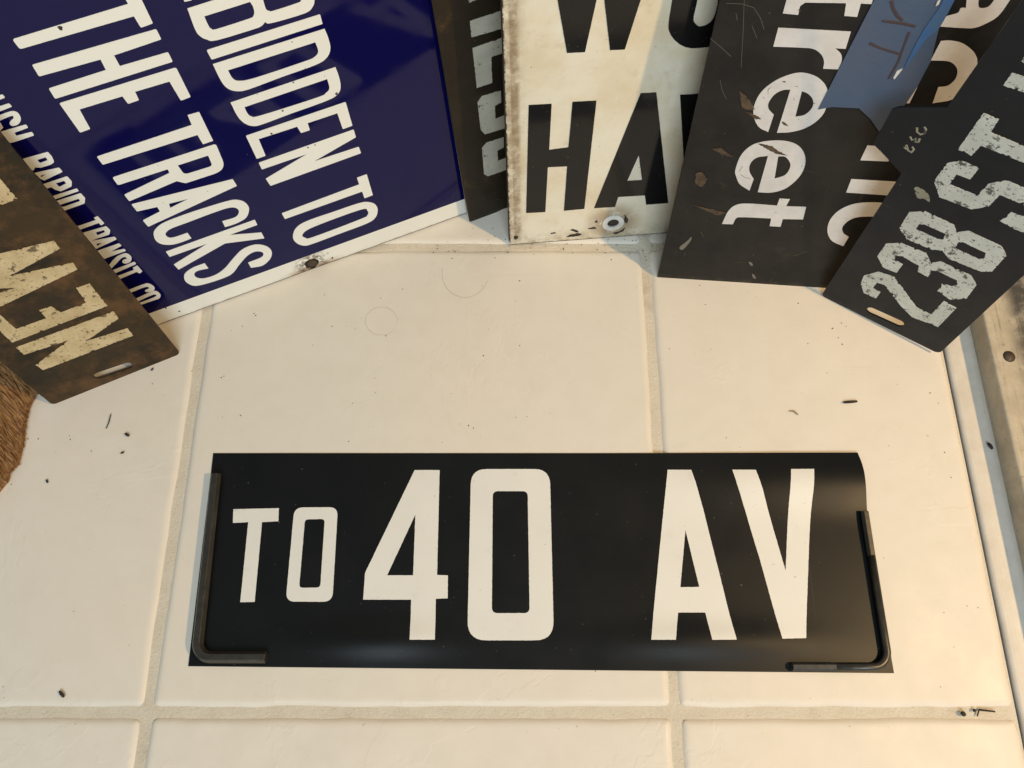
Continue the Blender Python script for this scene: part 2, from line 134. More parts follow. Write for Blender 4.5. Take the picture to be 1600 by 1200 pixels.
FRAMES = {"blue": [[0.23824, 0.44614, 0.0], [0.92195, 0.38731, 0.0], [-0.0539, 0.12831, 0.99027]], "men": [[-0.01693, 0.30011, 0.0], [0.90931, 0.41612, 0.0], [-0.09361, 0.20455, 0.97437]], "white": [[0.28166, 0.41147, 0.0], [0.99646, 0.08411, 0.0], [-0.0146, 0.17303, 0.98481]], "black2": [[0.24276, 0.4365, 0.0], [0.92058, 0.39055, 0.0], [-0.0611, 0.14401, 0.98769]], "street": [[0.41961, 0.37663, 0.0], [0.99726, -0.07394, 0.0], [0.01789, 0.24126, 0.9703]], "s238": [[0.57025, 0.3573, 0.0], [0.84267, -0.53843, 0.0], [0.03023, 0.04731, 0.99842]]}
TAB = [[-0.0,-0.0,5.0],[-8.8,168.2,0.0],[-9.3,172.3,0.5],[-25.1,179.9,0.0],[-37.7,185.4,0.5],[-40.1,218.4,1.5],[-37.1,222.7,1.5],[-11.4,238.5,0.0],[-13.8,317.5,0.0],[-14.8,350.3,0.0],[102.0,236.3,0.0],[106.7,136.2,0.0],[112.9,4.9,6.0]]
SLOT238 = [55.8,15.9]
SLOT238D = [[43.5,14.6,0.0],[68.1,17.1,0.0]]
SLOTMEN = [[-67.9,12.8,0.0],[-43.6,10.9,0.0]]
BLUECHIPS = [[-228.2,290.6,2.6],[-124.2,182.1,1.4],[-82.4,181.3,2.0],[-138.6,165.4,1.6],[-116.9,141.2,1.3],[-111.0,141.4,1.1],[-237.6,163.3,1.0],[-189.4,137.3,1.2],[-279.9,8.7,1.6],[-287.6,19.1,1.4],[-133.8,6.1,2.0],[-135.8,14.7,1.0],[-161.9,154.0,0.8],[-100.4,233.8,0.8]]
BLUEHOLE = [-153.4,7.9]
BLUEBAND = [[-286.8,19.6,0.0],[-15.0,20.7,0.0]]
EYELET = [96.9,20.7]
RIVET = [5.7,10.4]
TAPE = [[85.4,191.8,0.0],[94.6,194.6,0.0],[113.9,194.8,0.0],[125.5,186.2,0.0],[135.6,176.1,0.0],[145.2,201.3,0.0],[146.9,214.0,0.0],[147.3,235.1,0.0],[141.9,259.1,0.0],[142.0,268.9,0.0],[142.8,279.2,0.0],[142.9,294.0,0.0],[95.1,291.5,0.0],[93.3,274.8,0.0]]
TAPEFOLD = [[131.8,228.8,0.0],[134.3,237.2,0.0],[137.0,250.6,0.0],[141.9,259.1,0.0],[142.8,279.2,0.0],[142.9,294.0,0.0],[135.2,293.6,0.0],[135.9,275.0,0.0],[132.5,254.9,0.0]]
TAPEWRITE = [[[104.1,275.4,0.0],[107.3,270.4,0.0],[112.2,265.4,0.0],[116.7,262.6,0.0]],[[103.8,261.8,0.0],[109.8,261.3,0.0],[117.5,260.8,0.0],[126.5,259.1,0.0]],[[124.2,254.9,0.0],[124.9,245.2,0.0],[126.0,233.3,0.0],[124.9,219.8,0.0]],[[101.7,245.7,0.0],[110.2,242.5,0.0],[124.5,239.0,0.0]]]
TAPETEAR = [[[127.6,221.0,0.0],[127.9,226.5,0.0],[131.0,228.7,0.0],[130.2,225.2,0.0],[128.8,220.0,0.0]],[[132.9,273.6,0.0],[132.6,277.0,0.0],[134.0,278.3,0.0],[134.3,274.9,0.0]]]
CHIPS = [[[25.2,203.5,0.0],[29.2,200.6,0.0],[35.1,195.5,0.0],[40.1,188.7,0.0],[36.3,187.4,0.0],[30.5,189.8,0.0]],[[34.4,185.6,0.0],[39.8,184.8,0.0],[47.5,180.8,0.0],[43.9,180.0,0.0]],[[51.2,158.2,0.0],[61.3,157.1,0.0],[67.5,152.7,0.0],[76.0,149.0,0.0],[67.4,149.6,0.0],[57.2,154.4,0.0]],[[62.7,179.0,0.0],[65.6,178.7,0.0],[69.4,175.5,0.0],[66.9,175.9,0.0]],[[53.6,212.7,0.0],[55.7,213.3,0.0],[55.6,212.0,0.0]],[[17.1,150.9,0.0],[23.2,152.5,0.0],[35.1,144.1,0.0],[24.6,146.5,0.0]],[[9.9,126.1,0.0],[14.8,127.2,0.0],[20.3,120.3,0.0],[18.0,112.0,0.0],[11.6,114.9,0.0]],[[14.0,92.8,0.0],[18.7,91.1,0.0],[29.8,89.1,0.0],[44.0,85.9,0.0],[37.8,82.4,0.0],[24.7,87.9,0.0]]]
SCRATCHES = [[[11.2,272.4,0.0],[16.6,248.2,0.0],[21.9,221.9,0.0]],[[0.8,267.5,0.0],[11.2,267.6,0.0],[19.2,265.5,0.0],[25.3,258.7,0.0],[30.0,250.8,0.0]],[[9.7,210.9,0.0],[12.9,203.2,0.0],[17.9,195.5,0.0]],[[-4.1,242.3,0.0],[5.3,235.7,0.0],[12.8,229.8,0.0]],[[8.6,261.3,0.0],[10.7,256.1,0.0]],[[27.5,61.9,0.0],[31.0,56.0,0.0]],[[103.1,4.0,0.0],[104.4,7.7,0.0]],[[21.3,253.0,0.0],[27.1,244.1,0.0]],[[114.6,39.3,0.0],[124.7,46.8,0.0]]]
CRACKS = [[[44.7,135.9,0.0],[43.6,130.0,0.0]],[[45.3,127.5,0.0],[49.6,124.6,0.0],[54.5,123.6,0.0]],[[53.2,212.6,0.0],[55.3,213.0,0.0]],[[63.1,209.6,0.0],[65.5,209.3,0.0]],[[43.3,199.3,0.0],[44.5,198.3,0.0]],[[65.3,199.7,0.0],[66.2,198.2,0.0]],[[83.6,89.9,0.0],[84.9,89.3,0.0]],[[90.1,138.7,0.0],[90.1,140.0,0.0]]]
STAMP = [[[-19.5,214.5,0.0],[-17.7,211.2,0.0],[-14.9,210.4,0.0],[-13.0,213.0,0.0],[-13.9,216.2,0.0],[-15.9,217.4,0.0]],[[-19.7,205.3,0.0],[-17.1,203.1,0.0],[-15.8,206.0,0.0],[-14.6,202.8,0.0],[-12.9,204.0,0.0],[-13.7,207.3,0.0]],[[-18.8,195.3,0.0],[-16.7,194.0,0.0]],[[-18.5,197.5,0.0],[-15.1,193.8,0.0],[-12.5,193.4,0.0],[-12.4,196.9,0.0],[-14.6,198.2,0.0]]]
LIGHTCHIPS = [[[13.0,41.6,0.0],[18.2,50.1,0.0],[20.6,55.1,0.0],[21.0,50.4,0.0],[16.4,38.7,0.0]],[[77.8,28.5,0.0],[81.0,27.1,0.0],[82.5,23.8,0.0],[80.0,24.5,0.0]],[[84.8,12.9,0.0],[87.5,11.4,0.0],[89.8,7.2,0.0],[87.3,7.8,0.0]]]
WHITECHIPS = [[[38.3,13.0,0.0],[43.1,13.8,0.0],[43.2,12.0,0.0],[38.9,11.6,0.0]],[[56.3,15.5,0.0],[59.9,16.4,0.0],[64.3,13.7,0.0],[65.0,10.9,0.0],[61.4,11.8,0.0]],[[53.1,5.9,0.0],[57.8,9.0,0.0],[64.5,10.0,0.0],[68.9,7.7,0.0],[64.1,5.5,0.0],[58.6,5.2,0.0]],[[73.2,15.8,0.0],[80.4,16.8,0.0],[81.8,14.4,0.0],[74.5,14.3,0.0]],[[79.3,23.5,0.0],[81.5,26.8,0.0],[82.4,22.3,0.0]],[[106.7,30.9,0.0],[111.1,23.5,0.0],[109.9,17.5,0.0],[107.1,21.3,0.0]],[[97.7,6.3,0.0],[104.2,8.2,0.0],[109.2,13.1,0.0],[107.9,7.8,0.0],[100.9,4.1,0.0]]]
PAPER_R = [[0.5829,0.0286],[0.5824,0.0534],[0.5806,0.0829],[0.5784,0.1082],[0.5784,0.1289],[0.581,0.1553],[0.5817,0.1737],[0.5821,0.1901],[0.5816,0.1988],[0.5803,0.2065]]
PAPER_L = [[0.028,0.0337],[0.0251,0.2072]]
LK = [[0.0316,0.1877],[0.0347,0.0606],[0.09,0.0404]]
RK = [[0.5774,0.1553],[0.5779,0.119],[0.5783,0.0605],[0.5365,0.0333],[0.5026,0.0333]]
MAT = [[-0.1468,0.182],[-0.1471,0.1903],[-0.141,0.1975],[-0.1405,0.2156],[-0.1426,0.2329],[-0.1429,0.2446],[-0.1401,0.2582],[-0.1502,0.2684],[-0.1589,0.2745],[-0.1721,0.2824]]
DEBRIS = {"rod":[[0.5753,0.2521],[0.5873,0.2532]],"fibre":[[0.527,0.2444],[0.5309,0.2444],[0.5344,0.2409]],"twig":[[-0.0696,0.2424],[-0.07,0.2353],[-0.0713,0.2294]],"stub":[[-0.0536,0.2247],[-0.0499,0.2224]],"stub2":[[-0.0545,0.2069],[-0.0519,0.208]],"flake":[[-0.0695,0.0154],[-0.0652,0.0112]],"chip":[[-0.0399,0.2834],[-0.0391,0.2859]],"stub3":[[-0.1143,0.1838],[-0.1126,0.181]]}
GRIT = [[0.6297,0.0003],[0.6393,0.0012],[0.642,-0.0024],[0.6444,0.0021],[0.6564,0.0008]]
GRIT2 = [[0.6935,0.2145],[0.6963,0.2094]]
HAIR1 = [[0.1768,0.3253],[0.1748,0.3226],[0.1722,0.3204],[0.1691,0.3188],[0.1657,0.3181],[0.1621,0.3182],[0.1586,0.3191],[0.1554,0.3208],[0.1527,0.3232],[0.1506,0.3261],[0.1493,0.3293],[0.1487,0.3328],[0.1491,0.3362],[0.1503,0.3394],[0.1524,0.3421],[0.155,0.3443],[0.1582,0.3458],[0.1617,0.3464],[0.1653,0.3462],[0.1688,0.3452],[0.172,0.3433],[0.1747,0.3409],[0.1767,0.3379],[0.1779,0.3345],[0.1782,0.3311],[0.1777,0.3277]]
HAIR2 = [[0.2603,0.3734],[0.2591,0.3696],[0.2573,0.3662],[0.2551,0.3632],[0.2524,0.3606],[0.2495,0.3586],[0.2462,0.3571],[0.2428,0.3563],[0.2393,0.3561],[0.2359,0.3566],[0.2325,0.3577],[0.2293,0.3594],[0.2264,0.3617],[0.2238,0.3645],[0.2216,0.3677],[0.2199,0.3713],[0.2187,0.3751],[0.218,0.3791],[0.2179,0.3832],[0.2184,0.3872]]
BOLT = [0.7149,0.2865]
SPECKS = [[0.1089,0.3591],[0.1186,0.3271],[0.1684,0.3174],[0.1616,0.3556],[0.1814,0.3649],[0.2499,0.2296],[0.2454,0.2319],[0.2575,0.2977],[0.2907,0.3733],[0.1425,0.2527],[0.1416,0.2175],[0.5516,0.309],[0.5828,0.3083],[0.5756,0.3236],[0.5888,0.3261],[0.5651,0.2805],[0.6535,0.2615],[0.6563,0.2071],[0.6576,0.1852],[0.6503,0.0794],[-0.1295,0.2202],[-0.1384,0.2202],[0.0343,0.1764],[-0.0379,0.2711],[0.0232,0.2771],[0.029,0.2399],[0.0446,0.2416],[0.0253,0.2784],[0.4697,0.2205],[0.426,0.3043],[0.4585,0.3682],[0.4622,0.3484],[0.4408,0.4041],[0.5479,0.3495],[0.4105,0.3946],[0.4095,0.3987],[0.265,0.4297],[0.246,0.4298],[0.2669,0.4206],[0.3773,0.3954],[0.2907,0.3733],[0.2905,0.3077],[0.0362,0.3273],[0.0454,0.3402],[0.0473,0.3382],[-0.0041,0.2833],[-0.1014,0.2196],[-0.081,0.2092],[-0.1442,0.1799],[0.5763,0.3242],[0.5802,0.3147],[0.5852,0.3293]]

# ------------------------------------------------------------------ material helpers
class NT:
    def __init__(s, name):
        s.m = bpy.data.materials.new(name); s.m.use_nodes = True
        s.t = s.m.node_tree; s.n = s.t.nodes; s.b = s.n['Principled BSDF']
        s.co = s.n.new('ShaderNodeTexCoord').outputs['Object']
    def link(s, a, b): s.t.links.new(a, b)
    def map(s, scale=(1,1,1), rot=(0,0,0), loc=(0,0,0)):
        q = s.n.new('ShaderNodeMapping'); s.link(s.co, q.inputs['Vector'])
        q.inputs['Scale'].default_value = scale; q.inputs['Rotation'].default_value = rot; q.inputs['Location'].default_value = loc
        return q.outputs[0]
    def noise(s, scale, detail=4, rough=.55, vec=None, dist=0):
        q = s.n.new('ShaderNodeTexNoise'); s.link(vec or s.co, q.inputs['Vector'])
        q.inputs['Scale'].default_value = scale; q.inputs['Detail'].default_value = detail
        q.inputs['Roughness'].default_value = rough; q.inputs['Distortion'].default_value = dist
        return q.outputs['Fac']
    def vor(s, scale, vec=None):
        q = s.n.new('ShaderNodeTexVoronoi'); s.link(vec or s.co, q.inputs['Vector']); q.inputs['Scale'].default_value = scale
        return q.outputs['Distance']
    def ramp(s, fac, a, b, va=0.0, vb=1.0):
        q = s.n.new('ShaderNodeMapRange'); q.interpolation_type = 'SMOOTHSTEP'
        s.link(fac, q.inputs['Value'])
        for k, v in (('From Min', a), ('From Max', b), ('To Min', va), ('To Max', vb)): q.inputs[k].default_value = v
        return q.outputs['Result']
    def math(s, op, a, b=None):
        q = s.n.new('ShaderNodeMath'); q.operation = op
        for i, x in enumerate((a, b)):
            if x is None: continue
            if isinstance(x, (int, float)): q.inputs[i].default_value = x
            else: s.link(x, q.inputs[i])
        return q.outputs[0]
    def mix(s, fac, a, b):
        q = s.n.new('ShaderNodeMix'); q.data_type = 'RGBA'
        for k, x in ((0, fac), (6, a), (7, b)):
            if isinstance(x, (int, float)): q.inputs[k].default_value = x
            elif isinstance(x, tuple): q.inputs[k].default_value = x if len(x) == 4 else (*x, 1)
            else: s.link(x, q.inputs[k])
        return q.outputs[2]
    def sep(s):
        q = s.n.new('ShaderNodeSeparateXYZ'); s.link(s.co, q.inputs[0]); return q.outputs
    def dist(s, p):
        q = s.n.new('ShaderNodeVectorMath'); q.operation = 'DISTANCE'; s.link(s.co, q.inputs[0]); q.inputs[1].default_value = p
        return q.outputs['Value']
    def set(s, color=None, rough=None, bump=None, bstr=.2, bdist=.001, spec=None, metal=None, coat=None):
        for k, x in (('Base Color', color), ('Roughness', rough), ('Specular IOR Level', spec), ('Metallic', metal), ('Coat Weight', coat)):
            if x is None: continue
            if isinstance(x, (int, float)): s.b.inputs[k].default_value = x
            elif isinstance(x, tuple): s.b.inputs[k].default_value = (*x, 1)
            else: s.link(x, s.b.inputs[k])
        if bump is not None:
            q = s.n.new('ShaderNodeBump'); q.inputs['Strength'].default_value = bstr; q.inputs['Distance'].default_value = bdist
            s.link(bump, q.inputs['Height']); s.link(q.outputs[0], s.b.inputs['Normal'])
        return s.m

def m_tile():
    t = NT('tile_glaze')
    a = t.ramp(t.noise(5, 5), .3, .7); b = t.ramp(t.noise(38, 5, .65), .35, .7)
    col = t.mix(a, (.770, .704, .592), (.755, .688, .596)); rnd = t.n.new('ShaderNodeObjectInfo').outputs['Random']
    col = t.mix(t.math('MULTIPLY', rnd, .35), col, (.715, .665, .555))
    col = t.mix(t.ramp(t.noise(3.1, 3, .5, vec=t.map((1, 1, 1), loc=(9, 2, 4))), .42, .66, 0, .55), col, (.765, .675, .565))
    col = t.mix(t.math('MULTIPLY', b, .34), col, (.68, .62, .50))
    sc1 = t.ramp(t.noise(1, 2, .4, t.map((9, 620, 1), loc=(4, 0, 0))), .735, .79, 0, .32); col = t.mix(sc1, col, (.45, .39, .30))
    dirt = t.ramp(t.noise(11, 8, .72), .60, .80, 0, .16); col = t.mix(dirt, col, (.40, .34, .26))
    specks = t.ramp(t.noise(420, 2, .5), .745, .79, 0, .5); col = t.mix(specks, col, (.25, .20, .15))
    n1 = t.noise(7.5, 5, .62, dist=.4); n2 = t.noise(4.2, 6, .66, vec=t.map((1, 1, 1), loc=(3, 7, 1)), dist=.6)
    steps = t.math('ADD', t.ramp(n1, .615, .630), t.math('ADD', t.ramp(n2, .385, .400), t.ramp(n2, .600, .612)))   # cleft ridges of the slate-like face
    h = t.math('ADD', t.math('MULTIPLY', t.noise(9, 3, .5), 1.0), t.math('MULTIPLY', t.noise(70, 4, .6), .12))
    h = t.math('ADD', h, t.math('MULTIPLY', steps, .075))
    return t.set(col, t.ramp(t.noise(30, 4), .3, .7, .42, .56), h, .25, .006, spec=.35)
def m_grout():
    t = NT('grout')
    col = t.mix(t.ramp(t.noise(45, 6, .7), .3, .7), (.68, .595, .46), (.74, .665, .535))
    col = t.mix(t.ramp(t.noise(9, 7, .72), .54, .74, 0, .70), col, (.40, .33, .24))
    col = t.mix(t.ramp(t.noise(700, 2), .66, .74, 0, .5), col, (.22, .17, .12))
    return t.set(col, .9, t.noise(420, 7, .75), .8, .0016, spec=.2)
def m_blue():
    t = NT('blue_enamel')
    col = t.mix(t.noise(9, 3), (.0036, .0030, .056), (.0032, .0026, .048))
    wave = t.noise(16, 2, .4)
    return t.set(col, t.ramp(t.noise(22, 5), .4, .75, .05, .12), wave, .03, .004, spec=.26)
def m_blue_letter():
    t = NT('white_enamel')
    col = t.mix(t.ramp(t.noise(60, 6, .7), .62, .78, 0, .35), (.78, .775, .71), (.50, .46, .38))
    col = t.mix(t.ramp(t.noise(260, 2), .735, .78, 0, .8), col, (.06, .05, .05))
    return t.set(col, .14, t.noise(16, 2, .4), .08, .004)
def m_blue_band():
    t = NT('white_enamel_border'); s = t.sep()
    d = t.dist((BLUEHOLE[0]/1000, BLUEHOLE[1]/1000, 0))
    halo = t.math('MULTIPLY', t.ramp(d, .010, .020, 1, 0), t.ramp(t.noise(170, 6, .7), .40, .62))
    halo2 = t.math('MULTIPLY', t.ramp(d, .012, .034, 1, 0), t.ramp(s[1], .002, .009, 1, 0))
    col = t.mix(t.ramp(t.noise(40, 5), .55, .8, 0, .3), (.77, .755, .68), (.62, .56, .44))
    col = t.mix(t.math('MULTIPLY', halo2, .75), col, (.34, .19, .08)); col = t.mix(halo, col, (.10, .065, .035))
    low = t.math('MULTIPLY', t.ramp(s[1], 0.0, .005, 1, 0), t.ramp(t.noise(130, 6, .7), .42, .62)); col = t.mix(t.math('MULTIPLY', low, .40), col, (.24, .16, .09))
    ln = t.ramp(t.math('ADD', s[1], t.math('MULTIPLY', t.noise(150, 4), .0012)), .0016, .0026, 1, 0); col = t.mix(ln, col, (.045, .032, .024))  # thin dark line: rusty edge plus contact shadow put into the colour
    return t.set(col, .22)
def m_white():
    t = NT('aged_cream_enamel'); s = t.sep()
    col = t.mix(t.ramp(t.noise(14, 7, .66), .38, .66), (.76, .710, .575), (.68, .585, .415))
    col = t.mix(t.ramp(t.noise(26, 9, .74), .54, .78, 0, .55), col, (.38, .27, .14))
    left = t.math('MULTIPLY', t.ramp(s[0], .002, .020, 1, 0), t.ramp(t.noise(60, 8, .72), .34, .62))
    bot = t.math('MULTIPLY', t.ramp(s[1], .0, .020, 1, 0), t.ramp(t.noise(75, 8, .72), .40, .66))
    ey = t.dist((EYELET[0]/1000, EYELET[1]/1000, 0))
    halo = t.math('MULTIPLY', t.ramp(ey, .011, .032, 1, 0), t.ramp(t.noise(80, 8, .75), .30, .52))
    st = t.math('MAXIMUM', t.math('MAXIMUM', left, bot), halo)
    col = t.mix(t.math('MULTIPLY', st, .72), col, (.24, .155, .075))
    band = t.math('MULTIPLY', t.math('MULTIPLY', t.ramp(s[0], .0035, .0050), t.ramp(s[0], .0085, .0125, 1, 0)), t.ramp(t.noise(46, 7, .7), .36, .60)); col = t.mix(t.math('MULTIPLY', band, .75), col, (.22, .14, .065))
    rim = t.math('MULTIPLY', t.ramp(s[0], .0002, .0014, 1, 0), t.ramp(t.noise(170, 5, .7), .46, .54)); col = t.mix(rim, col, (.05, .035, .022))
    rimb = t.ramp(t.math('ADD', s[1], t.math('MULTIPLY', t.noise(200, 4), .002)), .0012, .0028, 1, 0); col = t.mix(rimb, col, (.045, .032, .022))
    col = t.mix(t.ramp(t.noise(330, 3), .70, .75, 0, .8), col, (.09, .06, .035))
    return t.set(col, t.ramp(t.noise(25, 5), .3, .7, .22, .42), t.noise(60, 6, .6), .12, .001)
def m_black_enamel():
    t = NT('black_enamel')
    col = t.mix(t.ramp(t.noise(500, 2), .72, .76, 0, .6), (.010, .0095, .0095), (.25, .2, .14))
    return t.set(col, .10, t.noise(30, 2, .4), .04, .003, spec=.28)
def m_dark(name, ca, cb, rust, amount, rough, scr=.5, seed=0.0):
    t = NT(name)
    v = t.map((1,1,1), loc=(seed, seed*2, 0))
    col = t.mix(t.ramp(t.noise(18, 7, .68, v), .34, .66), ca, cb)
    r = t.math('MAXIMUM', t.ramp(t.noise(26, 9, .74, v), .64-amount*.16, .80-amount*.10), t.ramp(t.noise(120, 6, .7, v), .70-amount*.06, .80-amount*.04, 0, .6))
    col = t.mix(t.math('MULTIPLY', r, .85), col, rust)
    s_ = t.sep(); ew = t.math('MULTIPLY', t.ramp(s_[1], .0, .007, 1, 0), t.ramp(t.noise(110, 7, .7, v), .42, .62)); col = t.mix(t.math('MULTIPLY', ew, .6), col, rust)
    sv = t.map((30, 900, 1), rot=(0, 0, .7), loc=(seed, 0, 0)); sv2 = t.map((900, 22, 1), rot=(0, 0, .25), loc=(0, seed, 0))
    s1 = t.math('MAXIMUM', t.ramp(t.noise(1, 2, .4, sv), .745, .80), t.ramp(t.noise(1, 2, .4, sv2), .755, .80))
    col = t.mix(t.math('MULTIPLY', s1, scr), col, (.11, .095, .08))
    col = t.mix(t.ramp(t.noise(310, 3, .6, v), .71, .76, 0, .55), col, (.30, .25, .18))
    return t.set(col, t.ramp(t.noise(40, 6, .7, v), .3, .7, rough-.08, rough+.12), t.noise(150, 6, .65, v), .22, .0006, spec=.26)
def m_worn(name, ca, cb, under, wear, fine, rough=.5, seed=0.0, red=0.0):
    t = NT(name); v = t.map((1,1,1), loc=(seed, -seed, seed))
    col = t.mix(t.ramp(t.noise(40, 7, .7, v), .32, .68), ca, cb)
    if red: col = t.mix(t.ramp(t.noise(30, 5, .6, v), .66, .76, 0, red), col, (.26, .075, .03))
    a = t.ramp(t.noise(95, 8, .72, v), .66-wear*.12, .69-wear*.10)
    b = t.ramp(t.noise(420, 4, .6, v), .68-fine*.08, .70-fine*.08)
    sv = t.map((60, 700, 1), rot=(0, 0, .9), loc=(seed, 0, 0)); c3 = t.ramp(t.noise(1, 3, .5, sv), .73-fine*.03, .76-fine*.03)
    wearf = t.math('MAXIMUM', t.math('MAXIMUM', a, b), c3)
    col = t.mix(t.math('MULTIPLY', wearf, .9), col, under)
    return t.set(col, rough, wearf, -.3, .0003)
def m_paper():
    t = NT('black_vinyl')
    col = t.mix(t.ramp(t.noise(12, 5), .3, .7), (.0042, .0050, .0052), (.0056, .0060, .0058))
    col = t.mix(t.ramp(t.noise(900, 2), .70, .78, 0, .3), col, (.03, .03, .03))
    col = t.mix(t.ramp(t.noise(330, 2), .745, .765, 0, .55), col, (.16, .15, .13))
    sv = t.map((520, 5, 1)); col = t.mix(t.ramp(t.noise(1, 2, .4, sv), .745, .79, 0, .35), col, (.07, .07, .066))
    col = t.mix(t.ramp(t.noise(9, 7, .7), .56, .78, 0, .45), col, (.014, .0145, .0145))
    weave = t.noise(1, 2, .5, t.map((2200, 2200, 1)))
    return t.set(col, t.ramp(t.noise(20, 5), .3, .7, .36, .44), weave, .06, .0002, spec=.30)
def m_paper_letter():
    t = NT('cream_print')
    col = t.mix(t.ramp(t.noise(20, 5), .3, .7), (.775, .748, .675), (.75, .722, .65))
    col = t.mix(t.ramp(t.noise(40, 8, .72), .58, .80, 0, .45), col, (.52, .46, .39))
    col = t.mix(t.ramp(t.noise(300, 3), .715, .745, 0, .5), col, (.32, .26, .20))
    sm = t.math('MULTIPLY', t.ramp(t.dist((.0262, .1335, 0)), .002, .011, 1, 0), t.ramp(t.noise(260, 5, .7), .48, .60)); col = t.mix(t.math('MULTIPLY', sm, .75), col, (.24, .17, .12))
    return t.set(col, .5, t.noise(1, 2, .5, t.map((1800, 1800, 1))), .06, .0002)
def plain(name, col, rough, metal=0.0, n=0.0, scale=60, col2=None, bump=0.0):
    t = NT(name); f = t.ramp(t.noise(scale, 6, .7), .35, .65)
    c = t.mix(f, col, col2 or tuple(x*.7 for x in col))
    return t.set(c, t.ramp(t.noise(scale*1.7, 5), .3, .7, max(.03, rough-.07), rough+.07), t.noise(scale*4, 5) if bump else None, bump, .0006, metal=metal)
def m_strip():
    t = NT('chipped_white_paint'); s = t.sep()
    col = t.mix(t.ramp(t.noise(30, 6, .7), .35, .7), (.68, .63, .55), (.60, .545, .46))
    sv = t.map((500, 26, 1)); col = t.mix(t.ramp(t.noise(1, 6, .65, sv), .64, .74, 0, .6), col, (.27, .23, .19))
    col = t.mix(t.ramp(t.noise(160, 6, .7), .66, .70, 0, .8), col, (.12, .10, .085))
    return t.set(col, .5, t.noise(1, 6, .65, sv), .3, .0008)
def m_saddle():
    t = NT('grimy_cream_metal'); s = t.sep()
    col = t.mix(t.ramp(t.noise(35, 8, .72), .34, .66), (.56, .485, .36), (.43, .365, .265))
    sv = t.map((300, 20, 1)); col = t.mix(t.ramp(t.noise(1, 7, .7, sv), .52, .72, 0, .55), col, (.12, .10, .08))
    right_dark = t.math('MULTIPLY', t.ramp(s[0], .040, .060), t.ramp(t.noise(24, 8, .72), .30, .58)); col = t.mix(t.math('MULTIPLY', right_dark, .92), col, (.022, .024, .025))  # mottled, much darker towards the right
    col = t.mix(t.ramp(t.noise(240, 5, .7), .64, .70, 0, .6), col, (.07, .05, .035))
    return t.set(col, .55, t.noise(160, 6, .7), .4, .0008)
def m_tape():
    t = NT('blue_tape')
    col = t.mix(t.ramp(t.noise(22, 6), .3, .7), (.046, .080, .145), (.066, .086, .140))
    col = t.mix(t.ramp(t.noise(70, 6, .7), .58, .74, 0, .5), col, (.036, .052, .092))
    crepe = t.noise(1, 3, .5, t.map((250, 2600, 1), rot=(0, 0, -.55)))
    big = t.noise(90, 4, .6, t.map((1, 1, 1), loc=(2, 5, 0)))
    return t.set(col, .6, t.math('ADD', crepe, t.math('MULTIPLY', big, 2.0)), .35, .0006)
def m_wall():
    t = NT('wall_paint'); return t.set(t.mix(t.noise(6, 4), (.58, .55, .49), (.62, .59, .53)), .75, t.noise(300, 5), .15, .0006)
def m_mat():
    t = NT('coir_brown')
    info = t.n.new('ShaderNodeObjectInfo')
    st0 = t.map((1, 1, 1), rot=(0, 0, math.radians(45)))
    st = t.n.new('ShaderNodeMapping'); t.link(st0, st.inputs['Vector']); st.inputs['Scale'].default_value = (70, 650, 300); st = st.outputs[0]
    col = t.mix(t.ramp(t.noise(1, 5, .7, st), .36, .64), (.40, .215, .085), (.155, .066, .024))
    col = t.mix(t.ramp(t.noise(160, 4, .6), .55, .75, 0, .6), col, (.48, .29, .13))
    return t.set(col, .85, t.noise(600, 5), .5, .0008, spec=.2)

